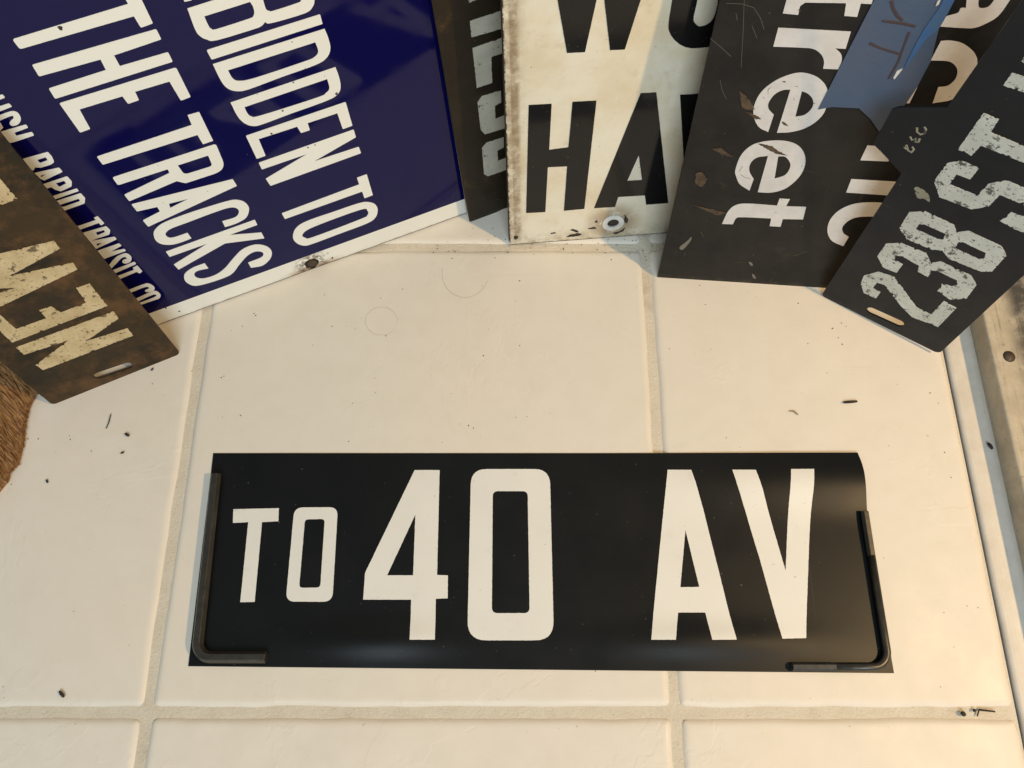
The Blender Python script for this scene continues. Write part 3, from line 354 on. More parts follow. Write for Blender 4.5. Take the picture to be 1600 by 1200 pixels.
MT = dict(tile=m_tile(), grout=m_grout(), blue=m_blue(), blue_letter=m_blue_letter(), band=m_blue_band(), white=m_white(),
    enamel=m_black_enamel(),
    black2=m_dark('brown_black_steel', (.013, .010, .007), (.023, .016, .009), (.075, .045, .018), .55, .42, .3, 3.0),
    street=m_dark('black_paint_steel', (.0100, .0094, .0092), (.0185, .0162, .0145), (.070, .058, .034), .12, .44, .75, 1.3),
    s238=m_dark('blue_black_steel', (.0075, .0095, .0130), (.0105, .0125, .0160), (.055, .043, .030), .10, .40, .45, 5.1),
    men=m_dark('rusted_brown_steel', (.017, .0135, .0080), (.046, .028, .0110), (.122, .060, .022), 1.2, .48, .25, 8.2),
    black2_letter=m_worn('grey_worn_paint', (.46, .43, .34), (.38, .35, .28), (.07, .055, .04), .35, .3, .5, 2.0),
    street_letter=m_worn('white_worn_paint', (.64, .62, .60), (.55, .53, .51), (.10, .075, .05), .10, -.4, .42, 4.0),
    s238_letter=m_worn('chipped_white_letters', (.70, .68, .58), (.58, .56, .475), (.040, .036, .030), .80, .75, .5, 6.0),
    men_letter=m_worn('tan_worn_letters', (.60, .475, .275), (.45, .335, .17), (.085, .060, .028), .70, .70, .55, 9.0, .85),
    stamp=m_worn('faint_stamp', (.40, .36, .25), (.28, .25, .17), (.03, .03, .03), .9, .9, .55, 7.0),
    paper=m_paper(), paper_letter=m_paper_letter(),
    rust=plain('rust_scar', (.095, .062, .032), .75, 0, 0, 160, (.045, .028, .016), .3),
    scar=plain('pale_scar', (.17, .15, .12), .6, 0, 0, 200, (.14, .12, .10)),
    chipdark=plain('bare_iron_chip', (.050, .036, .024), .7, 0, 0, 220, (.020, .014, .010), .3),
    ring=plain('clean_white_enamel', (.74, .73, .68), .16, 0, 0, 90, (.62, .59, .52)),
    hole=plain('hole_shade', (.010, .009, .008), .6, 0, 0, 200, (.03, .022, .015), .3),  # near-black colour standing for the shade inside the eyelet hole
    plate_edge=plain('rusty_edge', (.050, .034, .020), .7, 0, 0, 150, (.022, .016, .011), .3),
    key=plain('dark_steel', (.085, .078, .064), .40, .7, 0, 120, (.065, .060, .052), .08),
    key_tip=plain('bare_steel_tip', (.034, .037, .037), .55, .0, 0, 140, (.024, .026, .027), .08),
    strip=m_strip(), saddle=m_saddle(), bolt=plain('brown_bolt', (.085, .055, .035), .55, .2, 0, 300, (.040, .026, .018), .4),
    tape=m_tape(), tape_fold=plain('bright_blue_tape', (.030, .100, .270), .6, 0, 0, 60, (.045, .105, .215)),
    ink=plain('marker_ink', (.040, .032, .042), .6, 0, 0, 150, (.055, .034, .032)),
    wall=m_wall(), mat=m_mat(), crumb=plain('dark_crumb', (.020, .015, .010), .8, 0, 0, 400, (.035, .024, .014)),
    tan=plain('tan_fibre', (.40, .27, .13), .8, 0, 0, 300), hair=plain('pale_hair', (.44, .38, .30), .6, 0, 0, 300),
    caulk=plain('dark_joint', (.075, .062, .048), .9, 0, 0, 200, (.16, .13, .10), .4))

# ------------------------------------------------------------------ mesh helpers
def obj(name, bm, mat, parent=None, smooth=False):
    me = bpy.data.meshes.new(name); bm.to_mesh(me); bm.free()
    o = bpy.data.objects.new(name, me); C.objects.link(o)
    if mat: me.materials.append(MT[mat] if isinstance(mat, str) else mat)
    if parent: o.parent = parent
    if smooth:
        for p in me.polygons: p.use_smooth = True
    return o
def tag(o, label, cat, group=None):
    o['label'] = label; o['category'] = cat
    if group: o['group'] = group
    return o
def empty(name, m):
    o = bpy.data.objects.new(name, None); C.objects.link(o); o.empty_display_size = .02; o.matrix_world = m; return o

def outline(pts, smooth):
    """control points (mm) -> dense outline in metres; third value: fillet radius in mm, -1 = hard corner of a smooth outline"""
    P = [(Vector((a, b)), k) for a, b, k in pts]
    n = len(P); out = []
    if smooth:
        for i in range(n):                                    # Catmull-Rom between control points, broken at hard corners
            p1, k1 = P[i]; p2, k2 = P[(i+1) % n]
            p0 = P[i-1][0] if k1 != -1 else p1 - (p2 - p1)
            p3 = P[(i+2) % n][0] if k2 != -1 else p2 + (p2 - p1)
            steps = 1 if (k1 == -1 and k2 == -1) else 5
            for s in range(steps):
                t = s/steps
                out.append(0.5*((2*p1) + (p2-p0)*t + (2*p0-5*p1+4*p2-p3)*t*t + (3*p1-p0-3*p2+p3)*t*t*t))
    else:
        for i in range(n):
            p, r = P[i]
            if r <= 0: out.append(p); continue
            a = P[i-1][0] - p; b = P[(i+1) % n][0] - p
            la, lb = a.length, b.length; a.normalize(); b.normalize()
            ang = a.angle(b); d = min(r/max(.05, math.tan(ang/2)), la*.48, lb*.48)
            s_, e_ = p + a*d, p + b*d
            k = 7 if r > 3 else 4
            for j in range(k+1):
                t = j/k; out.append(s_*(1-t)**2 + p*2*t*(1-t) + e_*t*t)
    return [v/1000 for v in out]

def slab(outer, holes, z0, z1):
    """flat plate with real openings between z0 (back) and z1 (front)"""
    loops = [outer] + holes
    bm = bmesh.new(); top = []; bot = []; ranges = []
    for lp in loops:
        st = len(top)
        for v in lp: top.append(bm.verts.new((v.x, v.y, z1))); bot.append(bm.verts.new((v.x, v.y, z0)))
        ranges.append((st, len(top)))
    for a, b, c_ in tessellate_polygon([[Vector((v.x, v.y, 0)) for v in lp] for lp in loops]):
        for vs, s in ((top, 1), (bot, -1)):
            try:
                f = bm.faces.new((vs[a], vs[b], vs[c_]))
                f.normal_update()
                if f.normal.z*s < 0: f.normal_flip()
            except ValueError: pass
    for st, en in ranges:
        for i in range(st, en):
            j = i+1 if i+1 < en else st
            try: bm.faces.new((top[i], top[j], bot[j], bot[i]))
            except ValueError: pass
    bmesh.ops.recalc_face_normals(bm, faces=bm.faces)
    return bm

def circle(cx, cy, rx, ry=None, n=28, rot=0, wob=0):
    ry = ry or rx; out = []
    for i in range(n):
        t = 2*math.pi*i/n; k = 1 + wob*math.sin(3*t+1) + wob*.7*math.sin(5*t+2)
        x, y = rx*k*math.cos(t), ry*k*math.sin(t)
        out.append(Vector((cx + x*math.cos(rot) - y*math.sin(rot), cy + x*math.sin(rot) + y*math.cos(rot))))
    return out
def stadium(a, b, r, n=8):
    a, b = Vector(a[:2])/1000, Vector(b[:2])/1000; d = (b-a).normalized(); q = math.atan2(d.y, d.x); out = []
    for c_, s0 in ((b, -math.pi/2), (a, math.pi/2)):
        for i in range(n+1):
            t = q + s0 + math.pi*i/n; out.append(c_ + Vector((math.cos(t), math.sin(t)))*r)
    return out
def roundrect(x0, y0, x1, y1, r, n=6):
    out = []
    for cx, cy, s0 in ((x1-r, y1-r, 0), (x0+r, y1-r, 1), (x0+r, y0+r, 2), (x1-r, y0+r, 3)):
        for i in range(n+1):
            t = math.pi/2*(s0 + i/n); out.append(Vector((cx + r*math.cos(t), cy + r*math.sin(t))))
    return out
def tube(path, radii, sides=8, cap=True, squash=1.0, phase=0.0):
    bm = bmesh.new(); rings = []; n = len(path)
    for i, p in enumerate(path):
        p = Vector(p); d = (Vector(path[min(i+1, n-1)]) - Vector(path[max(i-1, 0)])).normalized()
        side = d.cross(Vector((0, 0, 1)))
        if side.length < 1e-6: side = Vector((1, 0, 0))
        side.normalize(); up = side.cross(d)
        r = radii[i] if isinstance(radii, (list, tuple)) else radii
        rings.append([bm.verts.new(p + side*math.cos(2*math.pi*j/sides + phase)*r + up*math.sin(2*math.pi*j/sides + phase)*r*squash) for j in range(sides)])
    for a, b in zip(rings, rings[1:]):
        for j in range(sides): bm.faces.new((a[j], a[(j+1) % sides], b[(j+1) % sides], b[j]))
    if cap:
        bm.faces.new(rings[0][::-1]); bm.faces.new(rings[-1])
    bmesh.ops.recalc_face_normals(bm, faces=bm.faces)
    return bm
def bevel(o, w_, seg=2):
    md = o.modifiers.new('bevel', 'BEVEL'); md.width = w_; md.segments = seg; md.limit_method = 'ANGLE'; md.angle_limit = math.radians(40)

def frame_matrix(k):
    o, u, s = [Vector(v) for v in FRAMES[k]]
    n = u.cross(s)
    return Matrix(((u.x, s.x, n.x, o.x), (u.y, s.y, n.y, o.y), (u.z, s.z, n.z, o.z), (0, 0, 0, 1)))

def ragged_edge(pts, step, amp, bite=0.0):
    """hand-painted or worn edge: resample the outline and push it in and out by noise"""
    if amp <= 0: return pts
    out = []; n = len(pts)
    for i in range(n):
        a, b = pts[i], pts[(i+1) % n]; d = b-a; m_ = max(1, int(d.length/step))
        if d.length < 1e-7: continue
        nr = Vector((-d.y, d.x)).normalized()
        for j in range(m_):
            q = a + d*(j/m_); e = mnoise.noise((q.x*900, q.y*900, 3.3))*amp + mnoise.noise((q.x*2600, q.y*2600, 7.7))*amp*.6
            if bite: e += max(0, mnoise.noise((q.x*420, q.y*420, 1.1)) - .28)*bite
            out.append(q + nr*e*(0 if j == 0 and m_ == 1 else 1))
    return out
def letters(key, root, mat, z=0.0, th=.00035, amp=0.0, bite=0.0):
    for sm, o_, hs, mk in LETTERS[key]:
        oo = outline(o_, sm); sg = sum(oo[i].x*oo[(i+1) % len(oo)].y - oo[(i+1) % len(oo)].x*oo[i].y for i in range(len(oo)))
        bt = bite if sg > 0 else -bite
        bm = slab(ragged_edge(oo, .0007, amp, bt), [ragged_edge(outline(h, sm), .0007, amp) for h in hs], z - .0002, z + th)
        obj('letter', bm, mk or mat, root)

# ------------------------------------------------------------------ setting: tiled floor, grout, wall, doorway threshold
T = 0.41; G = 0.0080                                             # tile pitch, joint width
XR = 0.674                                                       # where the last column is cut off
def rect(x0, y0, x1, y1, z):
    bm = bmesh.new(); bm.faces.new([bm.verts.new(v) for v in ((x0, y0, z), (x1, y0, z), (x1, y1, z), (x0, y1, z))]); return bm
def grout_sheet():
    bm = bmesh.new(); x0, y0, x1, y1 = -1.7, -1.3, XR - .0005, .60
    bmesh.ops.create_grid(bm, x_segments=2, y_segments=2, size=1)
    for v in bm.verts: v.co = Vector((x0 + (v.co.x+1)/2*(x1-x0), y0 + (v.co.y+1)/2*(y1-y0), -.0021))
    return bm
floor = obj('floor', grout_sheet(), 'grout'); floor['kind'] = 'structure'

def tile(x0, y0, x1, y1, seed):
    """fired tile: slightly uneven edges, soft rounded arris, faint undulation of the face"""
    bm = bmesh.new()
    prof = [0, .0005, .0014, .0028, .0048, .0075, .012]           # distance from edge of the first rows
    def axis(a, b):
        L_ = b-a; inner = [a+.012 + (L_-.024)*i/22 for i in range(1, 22)]
        return [a+d for d in prof] + inner + [b-d for d in reversed(prof)]
    xs, ys = axis(x0, x1), axis(y0, y1); grid = []
    for y in ys:
        row = []
        for x in xs:
            ex, ey = min(x-x0, x1-x), min(y-y0, y1-y); e = min(ex, ey)
            z = -.0024*max(0, 1 - e/.0042)**1.6
            wx = mnoise.noise((y*38, seed*3.1 + (0 if x-x0 < x1-x else 7), .3))*.0013 + mnoise.noise((y*120, seed*2.1 + (0 if x-x0 < x1-x else 9), .9))*.0003
            wy = mnoise.noise((x*38, seed*5.7 + (0 if y-y0 < y1-y else 4), .8))*.0013 + mnoise.noise((x*120, seed*1.7 + (0 if y-y0 < y1-y else 2), .2))*.0003
            fx = max(0, 1-ex/.02); fy = max(0, 1-ey/.02)
            z += mnoise.noise((x*9+seed, y*9, 0))*.00035*(1-max(0, 1-e/.01))
            X_, Y_ = x + wx*fx, y + wy*fy
            c_ = math.hypot(max(0, .006-ex), max(0, .006-ey))     # round the corners a little
            if ex < .006 and ey < .006 and c_ > .006:
                k = (c_-.006)/c_
                X_ += (.006-ex)*k*(1 if x-x0 < x1-x else -1); Y_ += (.006-ey)*k*(1 if y-y0 < y1-y else -1)
            row.append(bm.verts.new((X_, Y_, z)))
        grid.append(row)
    for i in range(len(ys)-1):
        for j in range(len(xs)-1): bm.faces.new((grid[i][j], grid[i][j+1], grid[i+1][j+1], grid[i+1][j]))
    edge = [grid[0][j] for j in range(len(xs))] + [grid[i][-1] for i in range(1, len(ys))] + [grid[-1][j] for j in range(len(xs)-2, -1, -1)] + [grid[i][0] for i in range(len(ys)-2, 0, -1)]
    low = [bm.verts.new((v.co.x, v.co.y, -.008)) for v in edge]
    for i in range(len(edge)):
        j = (i+1) % len(edge); bm.faces.new((edge[j], edge[i], low[i], low[j]))
    return bm
k = 0
for r in range(-3, 2):
    for c_ in range(-4, 2):
        x0, x1 = c_*T + G/2, (c_+1)*T - G/2
        y0, y1 = r*T + G/2, (r+1)*T - G/2
        if c_ == 1: x1 = XR - .0022
        if r == 1: y1 = .60
        k += 1
        obj('tile', tile(x0, y0, x1, y1, k*1.37), 'tile', floor, smooth=True)

wall = obj('wall', rect(0, 0, 1, 1, 0), 'wall'); wall['kind'] = 'structure'
wall.data.transform(Matrix(((2.4, 0, 0, -1.72), (0, 0, -1, .602), (0, .9, 0, -.01), (0, 0, 0, 1)))); wall.data.update()

th = empty('door_threshold', Matrix.Translation((XR, 0, 0)))
tag(th, 'white painted strip and grimy cream metal door saddle with a bolt, right of tiles', 'threshold')
def prism(profile, y0, y1, cuts=60, wob=0.0, seed=0):
    bm = bmesh.new(); rows = []
    for i in range(cuts+1):
        y = y0 + (y1-y0)*i/cuts; d = mnoise.noise((y*25, seed, 0))*wob
        rows.append([bm.verts.new((x+d, y, z)) for x, z in profile])
    for a, b in zip(rows, rows[1:]):
        for j in range(len(profile)-1): bm.faces.new((a[j], a[j+1], b[j+1], b[j]))
    bmesh.ops.recalc_face_normals(bm, faces=bm.faces)
    return bm
obj('joint', prism([(-.0045, -.0040), (.0020, -.0040)], -1.3, .6), 'caulk', th)
obj('floor_strip', prism([(.0012, -.006), (.0012, -.0010), (.0022, .0004), (.0045, .0010), (.018, .0014), (.0275, .0016)], -1.3, .6, 120, .0005, 2), 'strip', th, True)
obj('saddle_plate', prism([(.0265, -.004), (.0268, .0205), (.0272, .0226), (.0284, .0234), (.0310, .0236), (.060, .0240), (.105, .0240), (.108, .022), (.108, -.004)], -1.3, .6, 120, .0003, 5), 'saddle', th, True)
bb = bmesh.new(); bmesh.ops.create_uvsphere(bb, u_segments=20, v_segments=10, radius=.0052)
for v in list(bb.verts):
    v.co.z *= .42
bolt = obj('bolt', bb, 'bolt', th, True); bolt.location = (BOLT[0]-XR, BOLT[1], .0238)
b2 = bolt.copy(); C.objects.link(b2); b2.parent = th; b2.location = (BOLT[0]-XR, BOLT[1]-.36, .0238)

# brown fibre mat at the left, its pile laid on as strands
mt = empty('fibre_mat', Matrix.Translation((-.16, .20, 0)))
tag(mt, 'coarse brown fibre mat beside the rusty sign at the left edge', 'mat')
mp = [Vector(v) for v in MAT]
ring = [Vector((-.60, .14))] + [Vector((-.165, .150))] + mp[:7] + [Vector((-.128, .272)), Vector((-.134, .40)), Vector((-.60, .40))]
off = Vector((-.16, .20))
bm = slab([v - off for v in ring], [], .0008, .0055)
obj('backing', bm, 'mat', mt)
def inside(p, poly):
    r_ = False; j = len(poly)-1
    for i in range(len(poly)):
        a, b = poly[i], poly[j]
        if (a.y > p.y) != (b.y > p.y) and p.x < (b.x-a.x)*(p.y-a.y)/(b.y-a.y) + a.x: r_ = not r_
        j = i
    return r_
bm = bmesh.new(); made = 0
def strand(bm, p, ang, ln, r, z, lift):
    d = Vector((math.cos(ang), math.sin(ang), 0)); sd = Vector((-d.y, d.x, 0)); rings = []; ph = random.random()*6
    for i in range(6):
        t = i/5; c0 = Vector((p.x, p.y, 0)) + d*(t-.5)*ln + sd*math.sin(t*4 + ph)*r*.5
        rr = r*(.35 + .65*math.sin(math.pi*min(1, max(0, t)))**.5)
        rings.append([bm.verts.new((c0.x - off.x + sd.x*rr*a, c0.y - off.y + sd.y*rr*a, z + rr*b)) for a, b in ((-1, -.2), (-.4, .45), (.5, .4), (1, -.2))])
    for a, b in zip(rings, rings[1:]):
        for j in range(3): bm.faces.new((a[j], a[j+1], b[j+1], b[j]))
A0 = math.radians(-45)
while made < 2300:
    p_ = Vector((random.uniform(-.30, -.126), random.uniform(.15, .33)))
    ln = random.uniform(.006, .026); an = A0 + random.gauss(0, .05); dd = Vector((math.cos(an), math.sin(an)))*ln*.5
    if not (inside(p_ - dd, ring) and inside(p_ + dd*.96, ring)): continue
    made += 1
    strand(bm, p_, an, ln, random.uniform(.0005, .0016), random.uniform(.0052, .0074), 0)
for i in range(900):                                             # short frayed ends along the cut edge
    a = random.randrange(6); t = random.random(); p_ = mp[a]*(1-t) + mp[a+1]*t
    strand(bm, p_ + Vector((random.uniform(-.0030, .0012), random.uniform(-.001, .001))), A0 + random.gauss(0, .45), random.uniform(.002, .0042), random.uniform(.00012, .0003), random.uniform(.0010, .0060), 0)
pile = obj('fibre_pile', bm, 'mat', mt); pile['kind'] = 'stuff'

# ------------------------------------------------------------------ blue enamel railway sign
r = empty('enamel_sign', frame_matrix('blue'))
tag(r, 'large glossy blue enamel sign with white THE TRACKS lettering and white bottom border', 'sign')
hole = [v for v in circle(BLUEHOLE[0]/1000, BLUEHOLE[1]/1000, .0066, .0068, wob=.04)]
p1, p2 = BLUEBAND; sl = (p2[1]-p1[1])/(p2[0]-p1[0]); by = lambda x: (p1[1] + sl*(x*1000-p1[0]))/1000
X0, X1, H = -.385, .002, .43
o = obj('panel', slab([Vector(v) for v in ((X0, by(X0)-.001), (X1, by(X1)-.001), (X1, H), (X0, H))], [], -.0018, 0), 'blue', r); bevel(o, .0007)
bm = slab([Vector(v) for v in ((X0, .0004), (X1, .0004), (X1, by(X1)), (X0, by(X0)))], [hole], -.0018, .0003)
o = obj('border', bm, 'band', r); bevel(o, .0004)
o = obj('screw', slab(circle(BLUEHOLE[0]/1000 + .0004, BLUEHOLE[1]/1000 - .0006, .0043, wob=.03), [], -.0016, -.0004), 'bolt', r); bevel(o, .0006)
o = obj('back_rim', slab([Vector(v) for v in ((X0, .0002), (X1+.0003, .0002), (X1+.0003, H), (X0, H))], [], -.0026, -.0019), 'plate_edge', r)
letters('blue', r, 'blue_letter', amp=.00007)
for x, y, q in BLUECHIPS: obj('chip', slab(circle(x/1000, y/1000, q*.0005, q*.0006, 11, random.random()*3, .16), [], .0001, .00045), 'chipdark', r)

# ------------------------------------------------------------------ narrow dark sign between the blue and the cream one
r = empty('steel_sign', frame_matrix('black2'))
tag(r, 'narrow dark brown steel sign with worn grey letters, between blue and cream signs', 'sign', 'dark steel signs')
o = obj('panel', slab([Vector(v) for v in ((0, .0008), (.0012, 0), (.028, .0002), (.034, .0012), (.13, .0004), (.13, .40), (.0015, .40), (0, .398))], [], -.0016, 0), 'black2', r); bevel(o, .0004)
letters('black2', r, 'black2_letter', amp=.00020, bite=.0015)

def ragged_chip(c_, amp=.35):
    out = []; P = [Vector((a, b)) for a, b, k_ in c_]
    for i in range(len(P)):
        a, b = P[i], P[(i+1) % len(P)]; m_ = max(2, int((b-a).length/.9))
        for j in range(m_): out.append((a.lerp(b, j/m_) + Vector((random.uniform(-amp, amp), random.uniform(-amp, amp))))/1000)
    return out
# ------------------------------------------------------------------ cream enamel sign
r = empty('enamel_sign', frame_matrix('white'))
tag(r, 'stained cream enamel sign with big black letters HA and a white eyelet', 'sign')
ex, ey = EYELET[0]/1000, EYELET[1]/1000
ho = circle(ex, ey, .0058)
o = obj('panel', slab(roundrect(0, 0, .22, .41, .0016, 3), [ho], -.0040, 0), 'white', r); bevel(o, .0010, 3)
o = obj('back_plate', slab(roundrect(-.0009, -.0002, .2209, .4109, .002, 3), [], -.0062, -.0042), 'plate_edge', r); bevel(o, .0006)
bm = slab(circle(ex, ey, .0102, .0102, 36), [circle(ex, ey, .0054, None, 28)], -.0010, .0010); o = obj('eyelet', bm, 'ring', r); bevel(o, .0008, 3)
obj('hole_shade_disc', slab(circle(ex, ey, .0056), [], -.0058, -.0006), 'hole', o)  # dark disc just below the ring, painted as the hole's shade
o = obj('rust_spot', slab(circle(RIVET[0]/1000, RIVET[1]/1000, .0021, .0026, 18, wob=.1), [], -.0003, .0004), 'chipdark', r)
for c_ in WHITECHIPS: obj('chip', slab(ragged_chip(c_), [], -.0003, .0002), 'chipdark', r)
letters('white', r, 'enamel', amp=.00014)

# ------------------------------------------------------------------ black street sign with blue tape
r = empty('street_sign', frame_matrix('street'))
tag(r, 'black painted steel sign with white sideways lowercase letters spelling treet', 'sign')
o = obj('panel', slab([Vector(v) for v in ((0, 0), (.215, 0), (.215, .42), (-.006, .42))], [], -.0016, 0), 'street', r); bevel(o, .0004)
letters('street', r, 'street_letter', amp=.00008)
def ragged(c_, amp=.45):
    out = []; P = [Vector((a, b)) for a, b, k_ in c_]
    for i in range(len(P)):
        a, b = P[i], P[(i+1) % len(P)]; m_ = max(2, int((b-a).length/1.1))
        for j in range(m_): out.append((a.lerp(b, j/m_) + Vector((random.uniform(-amp, amp), random.uniform(-amp, amp))))/1000)
    return out
for c_ in CHIPS: obj('rust_scar', slab(ragged(c_), [], .0001, .00052), 'rust', r)
for c_ in SCRATCHES: obj('scratch', tube([(a/1000, b/1000, .0001) for a, b, k_ in c_], .00012, 5, squash=.5), 'scar', r)
for c_ in CRACKS: obj('crack', tube([(a/1000, b/1000, .0004) for a, b, k_ in c_], .00016, 5, squash=.5), 'chipdark', r)
for c_ in LIGHTCHIPS: obj('paint_scar', slab(outline(c_, True), [], -.0001, .0002), 'scar', r)
m_st = frame_matrix('street')
tp = empty('masking_tape', m_st @ Matrix.Translation((TAPE[0][0]/1000, TAPE[0][1]/1000, .0006)))
tag(tp, 'blue masking tape with marker strokes stuck on the black lettered sign', 'tape')
o0 = Vector((TAPE[0][0], TAPE[0][1]))
sh = lambda pts: [(a-o0.x, b-o0.y, k_) for a, b, k_ in pts]
strip_o = obj('tape_strip', slab(outline(sh(TAPE), False), [], 0, .0003), 'tape', tp)
o = obj('tape_fold', slab(outline(sh(TAPEFOLD), True), [], .0003, .0007), 'tape_fold', tp)
for c_ in TAPEWRITE:
    pth = [(a/1000, b/1000, .00045) for a, b, k_ in sh(c_)]
    obj('marker_stroke', tube(pth, [.0010*random.uniform(.75, 1.2) for _ in pth], 6, squash=.12), 'ink', strip_o)
for c_ in TAPETEAR: obj('tear', slab(outline(sh(c_), False), [], .0003, .0009), 'street_letter', strip_o)

# ------------------------------------------------------------------ 238 sign
r = empty('steel_sign', frame_matrix('s238'))
tag(r, 'blue-black steel plate with chipped white 238 ST lettering and a slot, at right', 'sign', 'dark steel signs')
rim = outline(TAB, False)
slot = stadium(SLOT238D[0], SLOT238D[1], .0046)
o = obj('panel', slab(rim, [slot], -.0018, 0), 's238', r); bevel(o, .0004)
letters('s238', r, 's238_letter', amp=.00035, bite=.0045)
for c_ in STAMP: obj('stamp_stroke', tube([(a/1000, b/1000, .0001) for a, b, k_ in c_], .0008, 6, squash=.3), 'stamp', r)

# ------------------------------------------------------------------ rusty MEN sign
r = empty('steel_sign', frame_matrix('men'))
tag(r, 'rusty brown steel plate with worn tan letters MEN and a slot, at left', 'sign', 'dark steel signs')
slot = stadium(SLOTMEN[0], SLOTMEN[1], .0042)
o = obj('panel', slab(roundrect(-.1172, 0, 0, .272, .004, 5), [slot], -.0020, 0), 'men', r); bevel(o, .0005)
o = obj('back_lip', slab(roundrect(-.1186, .012, -.1150, .271, .001, 3), [], -.0046, -.0021), 'plate_edge', r)
letters('men', r, 'men_letter', amp=.00030, bite=.0030)

# ------------------------------------------------------------------ printed roll-sign panel lying on the floor
def smooth01(a, b, t): k_ = min(1, max(0, (t-a)/(b-a))); return k_*k_*(3-2*k_)
def sheet_z(x, y):
    fu, fv = (x-.0262)/.556, (y-.031)/.176
    z = .0006 + .0052*smooth01(.55, 1, fu)*math.exp(-((fv-.87)/.13)**2)
    b = math.exp(-((fv-.125)/.072)**2)
    return z + .0042*b*(math.exp(-((fu-.27)/.10)**2) + .8*math.exp(-((fu-.73)/.13)**2))
ps = empty('roll_sign', Matrix.Translation((.0262, .031, 0)))
tag(ps, 'black vinyl roll sign panel reading TO 40 AV, lying flat on the tiles', 'sign')
po = Vector((.0262, .031))
def lerp_poly(P, y):
    P = sorted(P, key=lambda q: q[1])
    for a, b in zip(P, P[1:]):
        if y <= b[1] or b is P[-1]:
            t = (y-a[1])/max(1e-9, b[1]-a[1]); return a[0] + (b[0]-a[0])*max(-.02, min(1.02, t))
bm = bmesh.new(); NX, NY = 150, 56; rows = []
yb0, yb1 = PAPER_L[0][1], PAPER_R[0][1]; yt0, yt1 = PAPER_L[1][1], PAPER_R[-1][1]
for i in range(NY+1):
    row = []
    for j in range(NX+1):
        u = j/NX; v = i/NY
        y = (yb0*(1-u) + yb1*u)*(1-v) + (yt0*(1-u) + yt1*u)*v
        x = lerp_poly(PAPER_L, y)*(1-u) + lerp_poly(PAPER_R, y)*u
        row.append(bm.verts.new((x-po.x, y-po.y, sheet_z(x, y))))
    rows.append(row)
for i in range(NY):
    for j in range(NX): bm.faces.new((rows[i][j], rows[i][j+1], rows[i+1][j+1], rows[i+1][j]))
sheet = obj('sheet', bm, 'paper', ps, True)
md = sheet.modifiers.new('thickness', 'SOLIDIFY'); md.thickness = .0003; md.offset = -1
md = sheet.modifiers.new('sharp_rim', 'EDGE_SPLIT'); md.split_angle = math.radians(40)
for sm, o_, hs, mk in LETTERS['paper']:
    ol = ragged_edge(outline(o_, sm), .0012, .00016); hl = [ragged_edge(outline(h, sm), .0012, .00016) for h in hs]
    bm = bmesh.new(); vs = []
    loops = [ol] + hl
    for lp in loops:
        for v in lp: vs.append(bm.verts.new((v.x, v.y, 0)))
    for a, b, c_ in tessellate_polygon([[Vector((v.x, v.y, 0)) for v in lp] for lp in loops]):
        try: bm.faces.new((vs[a], vs[b], vs[c_]))
        except ValueError: pass
    for it in range(7):
        es = [e for e in bm.edges if e.calc_length() > .0045]
        if not es: break
        bmesh.ops.subdivide_edges(bm, edges=es, cuts=1)
        bmesh.ops.triangulate(bm, faces=bm.faces)
    for v in bm.verts: v.co = Vector((v.co.x-po.x, v.co.y-po.y, sheet_z(v.co.x, v.co.y) + .00018))
    for f in bm.faces:
        f.normal_update()
        if f.normal.z < 0: f.normal_flip()
    obj('letter', bm, 'paper_letter', ps, True)

# ------------------------------------------------------------------ hex keys used as paperweights
def bend_path(a, corner, b, r, z, n=9):
    a, q, b = Vector(a), Vector(corner), Vector(b)
    d1 = (a-q).normalized(); d2 = (b-q).normalized(); ang = d1.angle(d2); d = r/math.tan(ang/2)
    s_, e_ = q + d1*d, q + d2*d; cc = q + (d1+d2).normalized()*(r/math.sin(ang/2))
    v0, v1 = s_-cc, e_-cc; th0 = v0.angle_signed(v1); pts = [a]
    for i in range(n+1):
        t = -th0*i/n; pts.append(cc + Vector((v0.x*math.cos(t) - v0.y*math.sin(t), v0.x*math.sin(t) + v0.y*math.cos(t))))
    pts.append(b)
    return [Vector((p_.x, p_.y, z)) for p_ in pts]
def line_x(p, q, y): t = (y-p[1])/(q[1]-p[1]); return p[0] + (q[0]-p[0])*t
kr = .0080/math.sqrt(3)
z0 = .0006 + .0041
cy = LK[2][1]; corner = (line_x(LK[0], LK[1], cy), cy)
hk = empty('hex_key', Matrix.Translation((corner[0], corner[1], .0007)))
tag(hk, 'thick dark steel hex key weighing down the left end of the black panel', 'hex key', 'hex keys holding the panel down')
pth = [p_ - Vector((corner[0], corner[1], .0007)) for p_ in bend_path(LK[0], corner, LK[2], .0115, z0)]
o = obj('shaft', tube(pth, kr, 6), 'key', hk); bevel(o, .0003)
# right key: round shank with hexagonal ends
cy = (RK[3][1] + RK[4][1])/2; corner = (line_x(RK[1], RK[2], cy), cy)
zz = sheet_z(.578, .10) + .0034
hk = empty('hex_key', Matrix.Translation((corner[0], corner[1], .0007)))
tag(hk, 'slimmer dark hex key with round shank at the right end of the black panel', 'hex key', 'hex keys holding the panel down')
base = Vector((corner[0], corner[1], .0007))
mid = bend_path(RK[1], corner, RK[3], .0125, zz)
o = obj('shaft', tube([p_ - base for p_ in mid], .0031, 14), 'key', hk, True)
top_a = Vector((RK[0][0], RK[0][1], max(zz, sheet_z(*RK[0]) + .0034)))
o = obj('hex_tip', tube([top_a - base, Vector((RK[1][0], RK[1][1], zz)) - base], .0034, 6), 'key', hk); bevel(o, .0003)
o = obj('hex_tip', tube([Vector((RK[3][0], RK[3][1], zz)) - base, Vector((RK[4][0], RK[4][1], zz)) - base], .0034, 6), 'key_tip', hk); bevel(o, .0003)

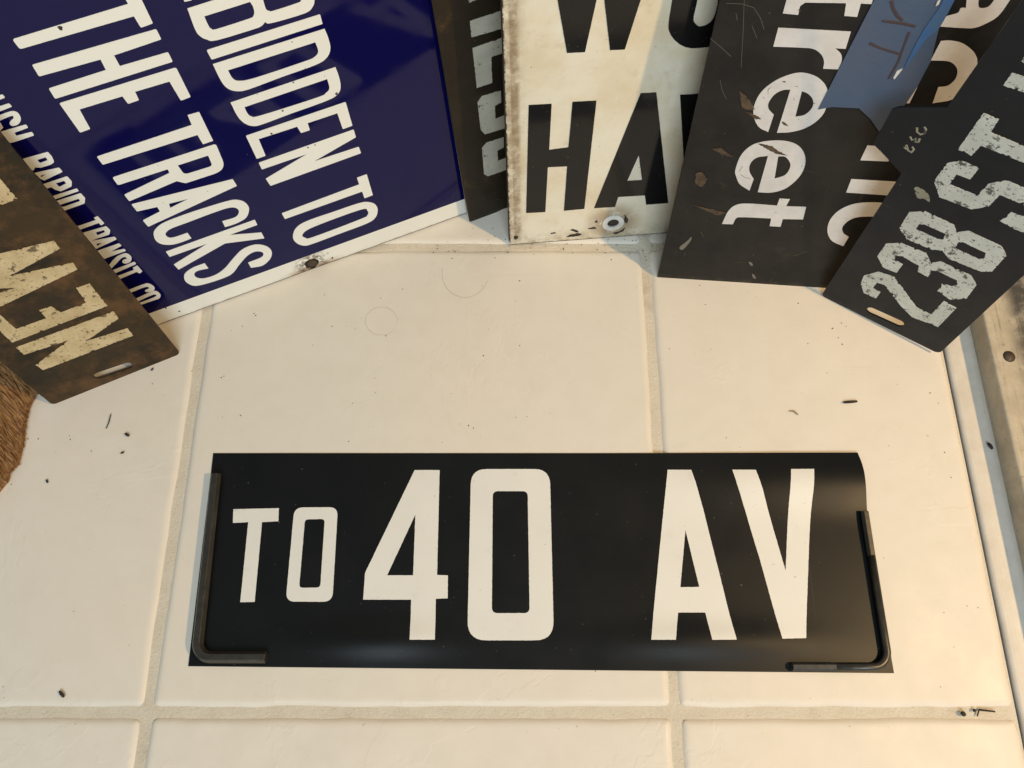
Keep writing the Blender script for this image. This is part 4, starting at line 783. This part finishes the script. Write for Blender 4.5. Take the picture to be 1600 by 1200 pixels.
# ------------------------------------------------------------------ crumbs and hairs on the floor
def bit(name, pts, rad, mat, label, cat, z=.0006, sides=6):
    base = Vector((pts[0][0], pts[0][1], 0))
    path = [Vector((a, b, z + rad)) - base for a, b in pts]
    if len(path) == 2: path = [path[0], path[0].lerp(path[1], .35) + Vector((0, 0, rad*.2)), path[0].lerp(path[1], .7), path[1]]
    n = len(path); rr = [rad*(.75 + .25*math.sin(math.pi*i/(n-1))*1.6*random.uniform(.8, 1.1)) for i in range(n)]
    o = obj(name, tube(path, rr, sides, squash=.8), mat, None, True); o.location = base
    return tag(o, label, cat)
D = DEBRIS
bit('crumb', D['rod'], .0012, 'crumb', 'small black rod-like crumb above the right end of the black panel', 'crumb')
bit('plant_fibre', D['fibre'], .0006, 'tan', 'short curled tan fibre on the right tile', 'fibre')
bit('twig', D['twig'], .0005, 'crumb', 'thin dark twig on the left tile near the mat', 'twig')
bit('crumb', D['stub'], .0011, 'crumb', 'stubby black crumb below the thin twig on the left tile', 'crumb')
bit('crumb', D['stub2'], .0008, 'crumb', 'small dark crumb close to the left grout line, lowest of that cluster', 'crumb')
bit('crumb', D['flake'], .0012, 'crumb', 'dark flake on the lower left tile just above the grout', 'crumb')
bit('crumb', D['chip'], .0008, 'crumb', 'dark speck just below the rusty sign edge', 'crumb')
bit('crumb', D['stub3'], .0008, 'crumb', 'tiny dark crumb beside the brown mat', 'crumb')
bit('crumb', [GRIT[0], [GRIT[0][0]+.0028, GRIT[0][1]-.002]], .0017, 'crumb', 'largest dark crumb in the lower grout near the threshold', 'crumb', -.001)
bit('crumb', [GRIT[1], [GRIT[1][0]+.002, GRIT[1][1]+.001]], .0011, 'crumb', 'round dark crumb in the lower grout, middle of three', 'crumb', -.001)
bit('twig', GRIT[2:], .0008, 'crumb', 'bent dark twig in the lower grout beside the threshold', 'twig', -.001)
bit('crumb', GRIT2, .0016, 'crumb', 'black crumb on the white threshold strip', 'crumb', .0014)
bit('hair', HAIR1, .00007, 'hair', 'fine hair curled into a ring on the centre tile', 'hair', .0003, 4)
bit('hair', HAIR2, .00008, 'hair', 'fine hair in an open arc below the cream sign', 'hair', .0003, 4)
bm = bmesh.new()
def speck(x, y, s_):
    a0 = random.random()*6; vs = [bm.verts.new((x + s_*random.uniform(.5, 1)*math.cos(a0 + 2*math.pi*i/5), y + s_*random.uniform(.5, 1)*math.sin(a0 + 2*math.pi*i/5), .0003)) for i in range(5)]
    t_ = bm.verts.new((x, y, .0003 + s_*.7))
    for i in range(5): bm.faces.new((vs[i], vs[(i+1) % 5], t_))
for x, y in SPECKS: speck(x, y, random.uniform(.0005, .0009))
for i in range(170): speck(random.uniform(-.12, .67), random.uniform(-.02, .43), random.choice((.00025, .0003, .0004, .0005)))
for i in range(60): speck(random.uniform(.2, .45), random.gauss(.41, .006), random.choice((.0004, .0006, .0008)))
o = obj('grit', bm, 'crumb'); o['kind'] = 'stuff'; tag(o, 'fine dark grit scattered over the pale tiles', 'grit')
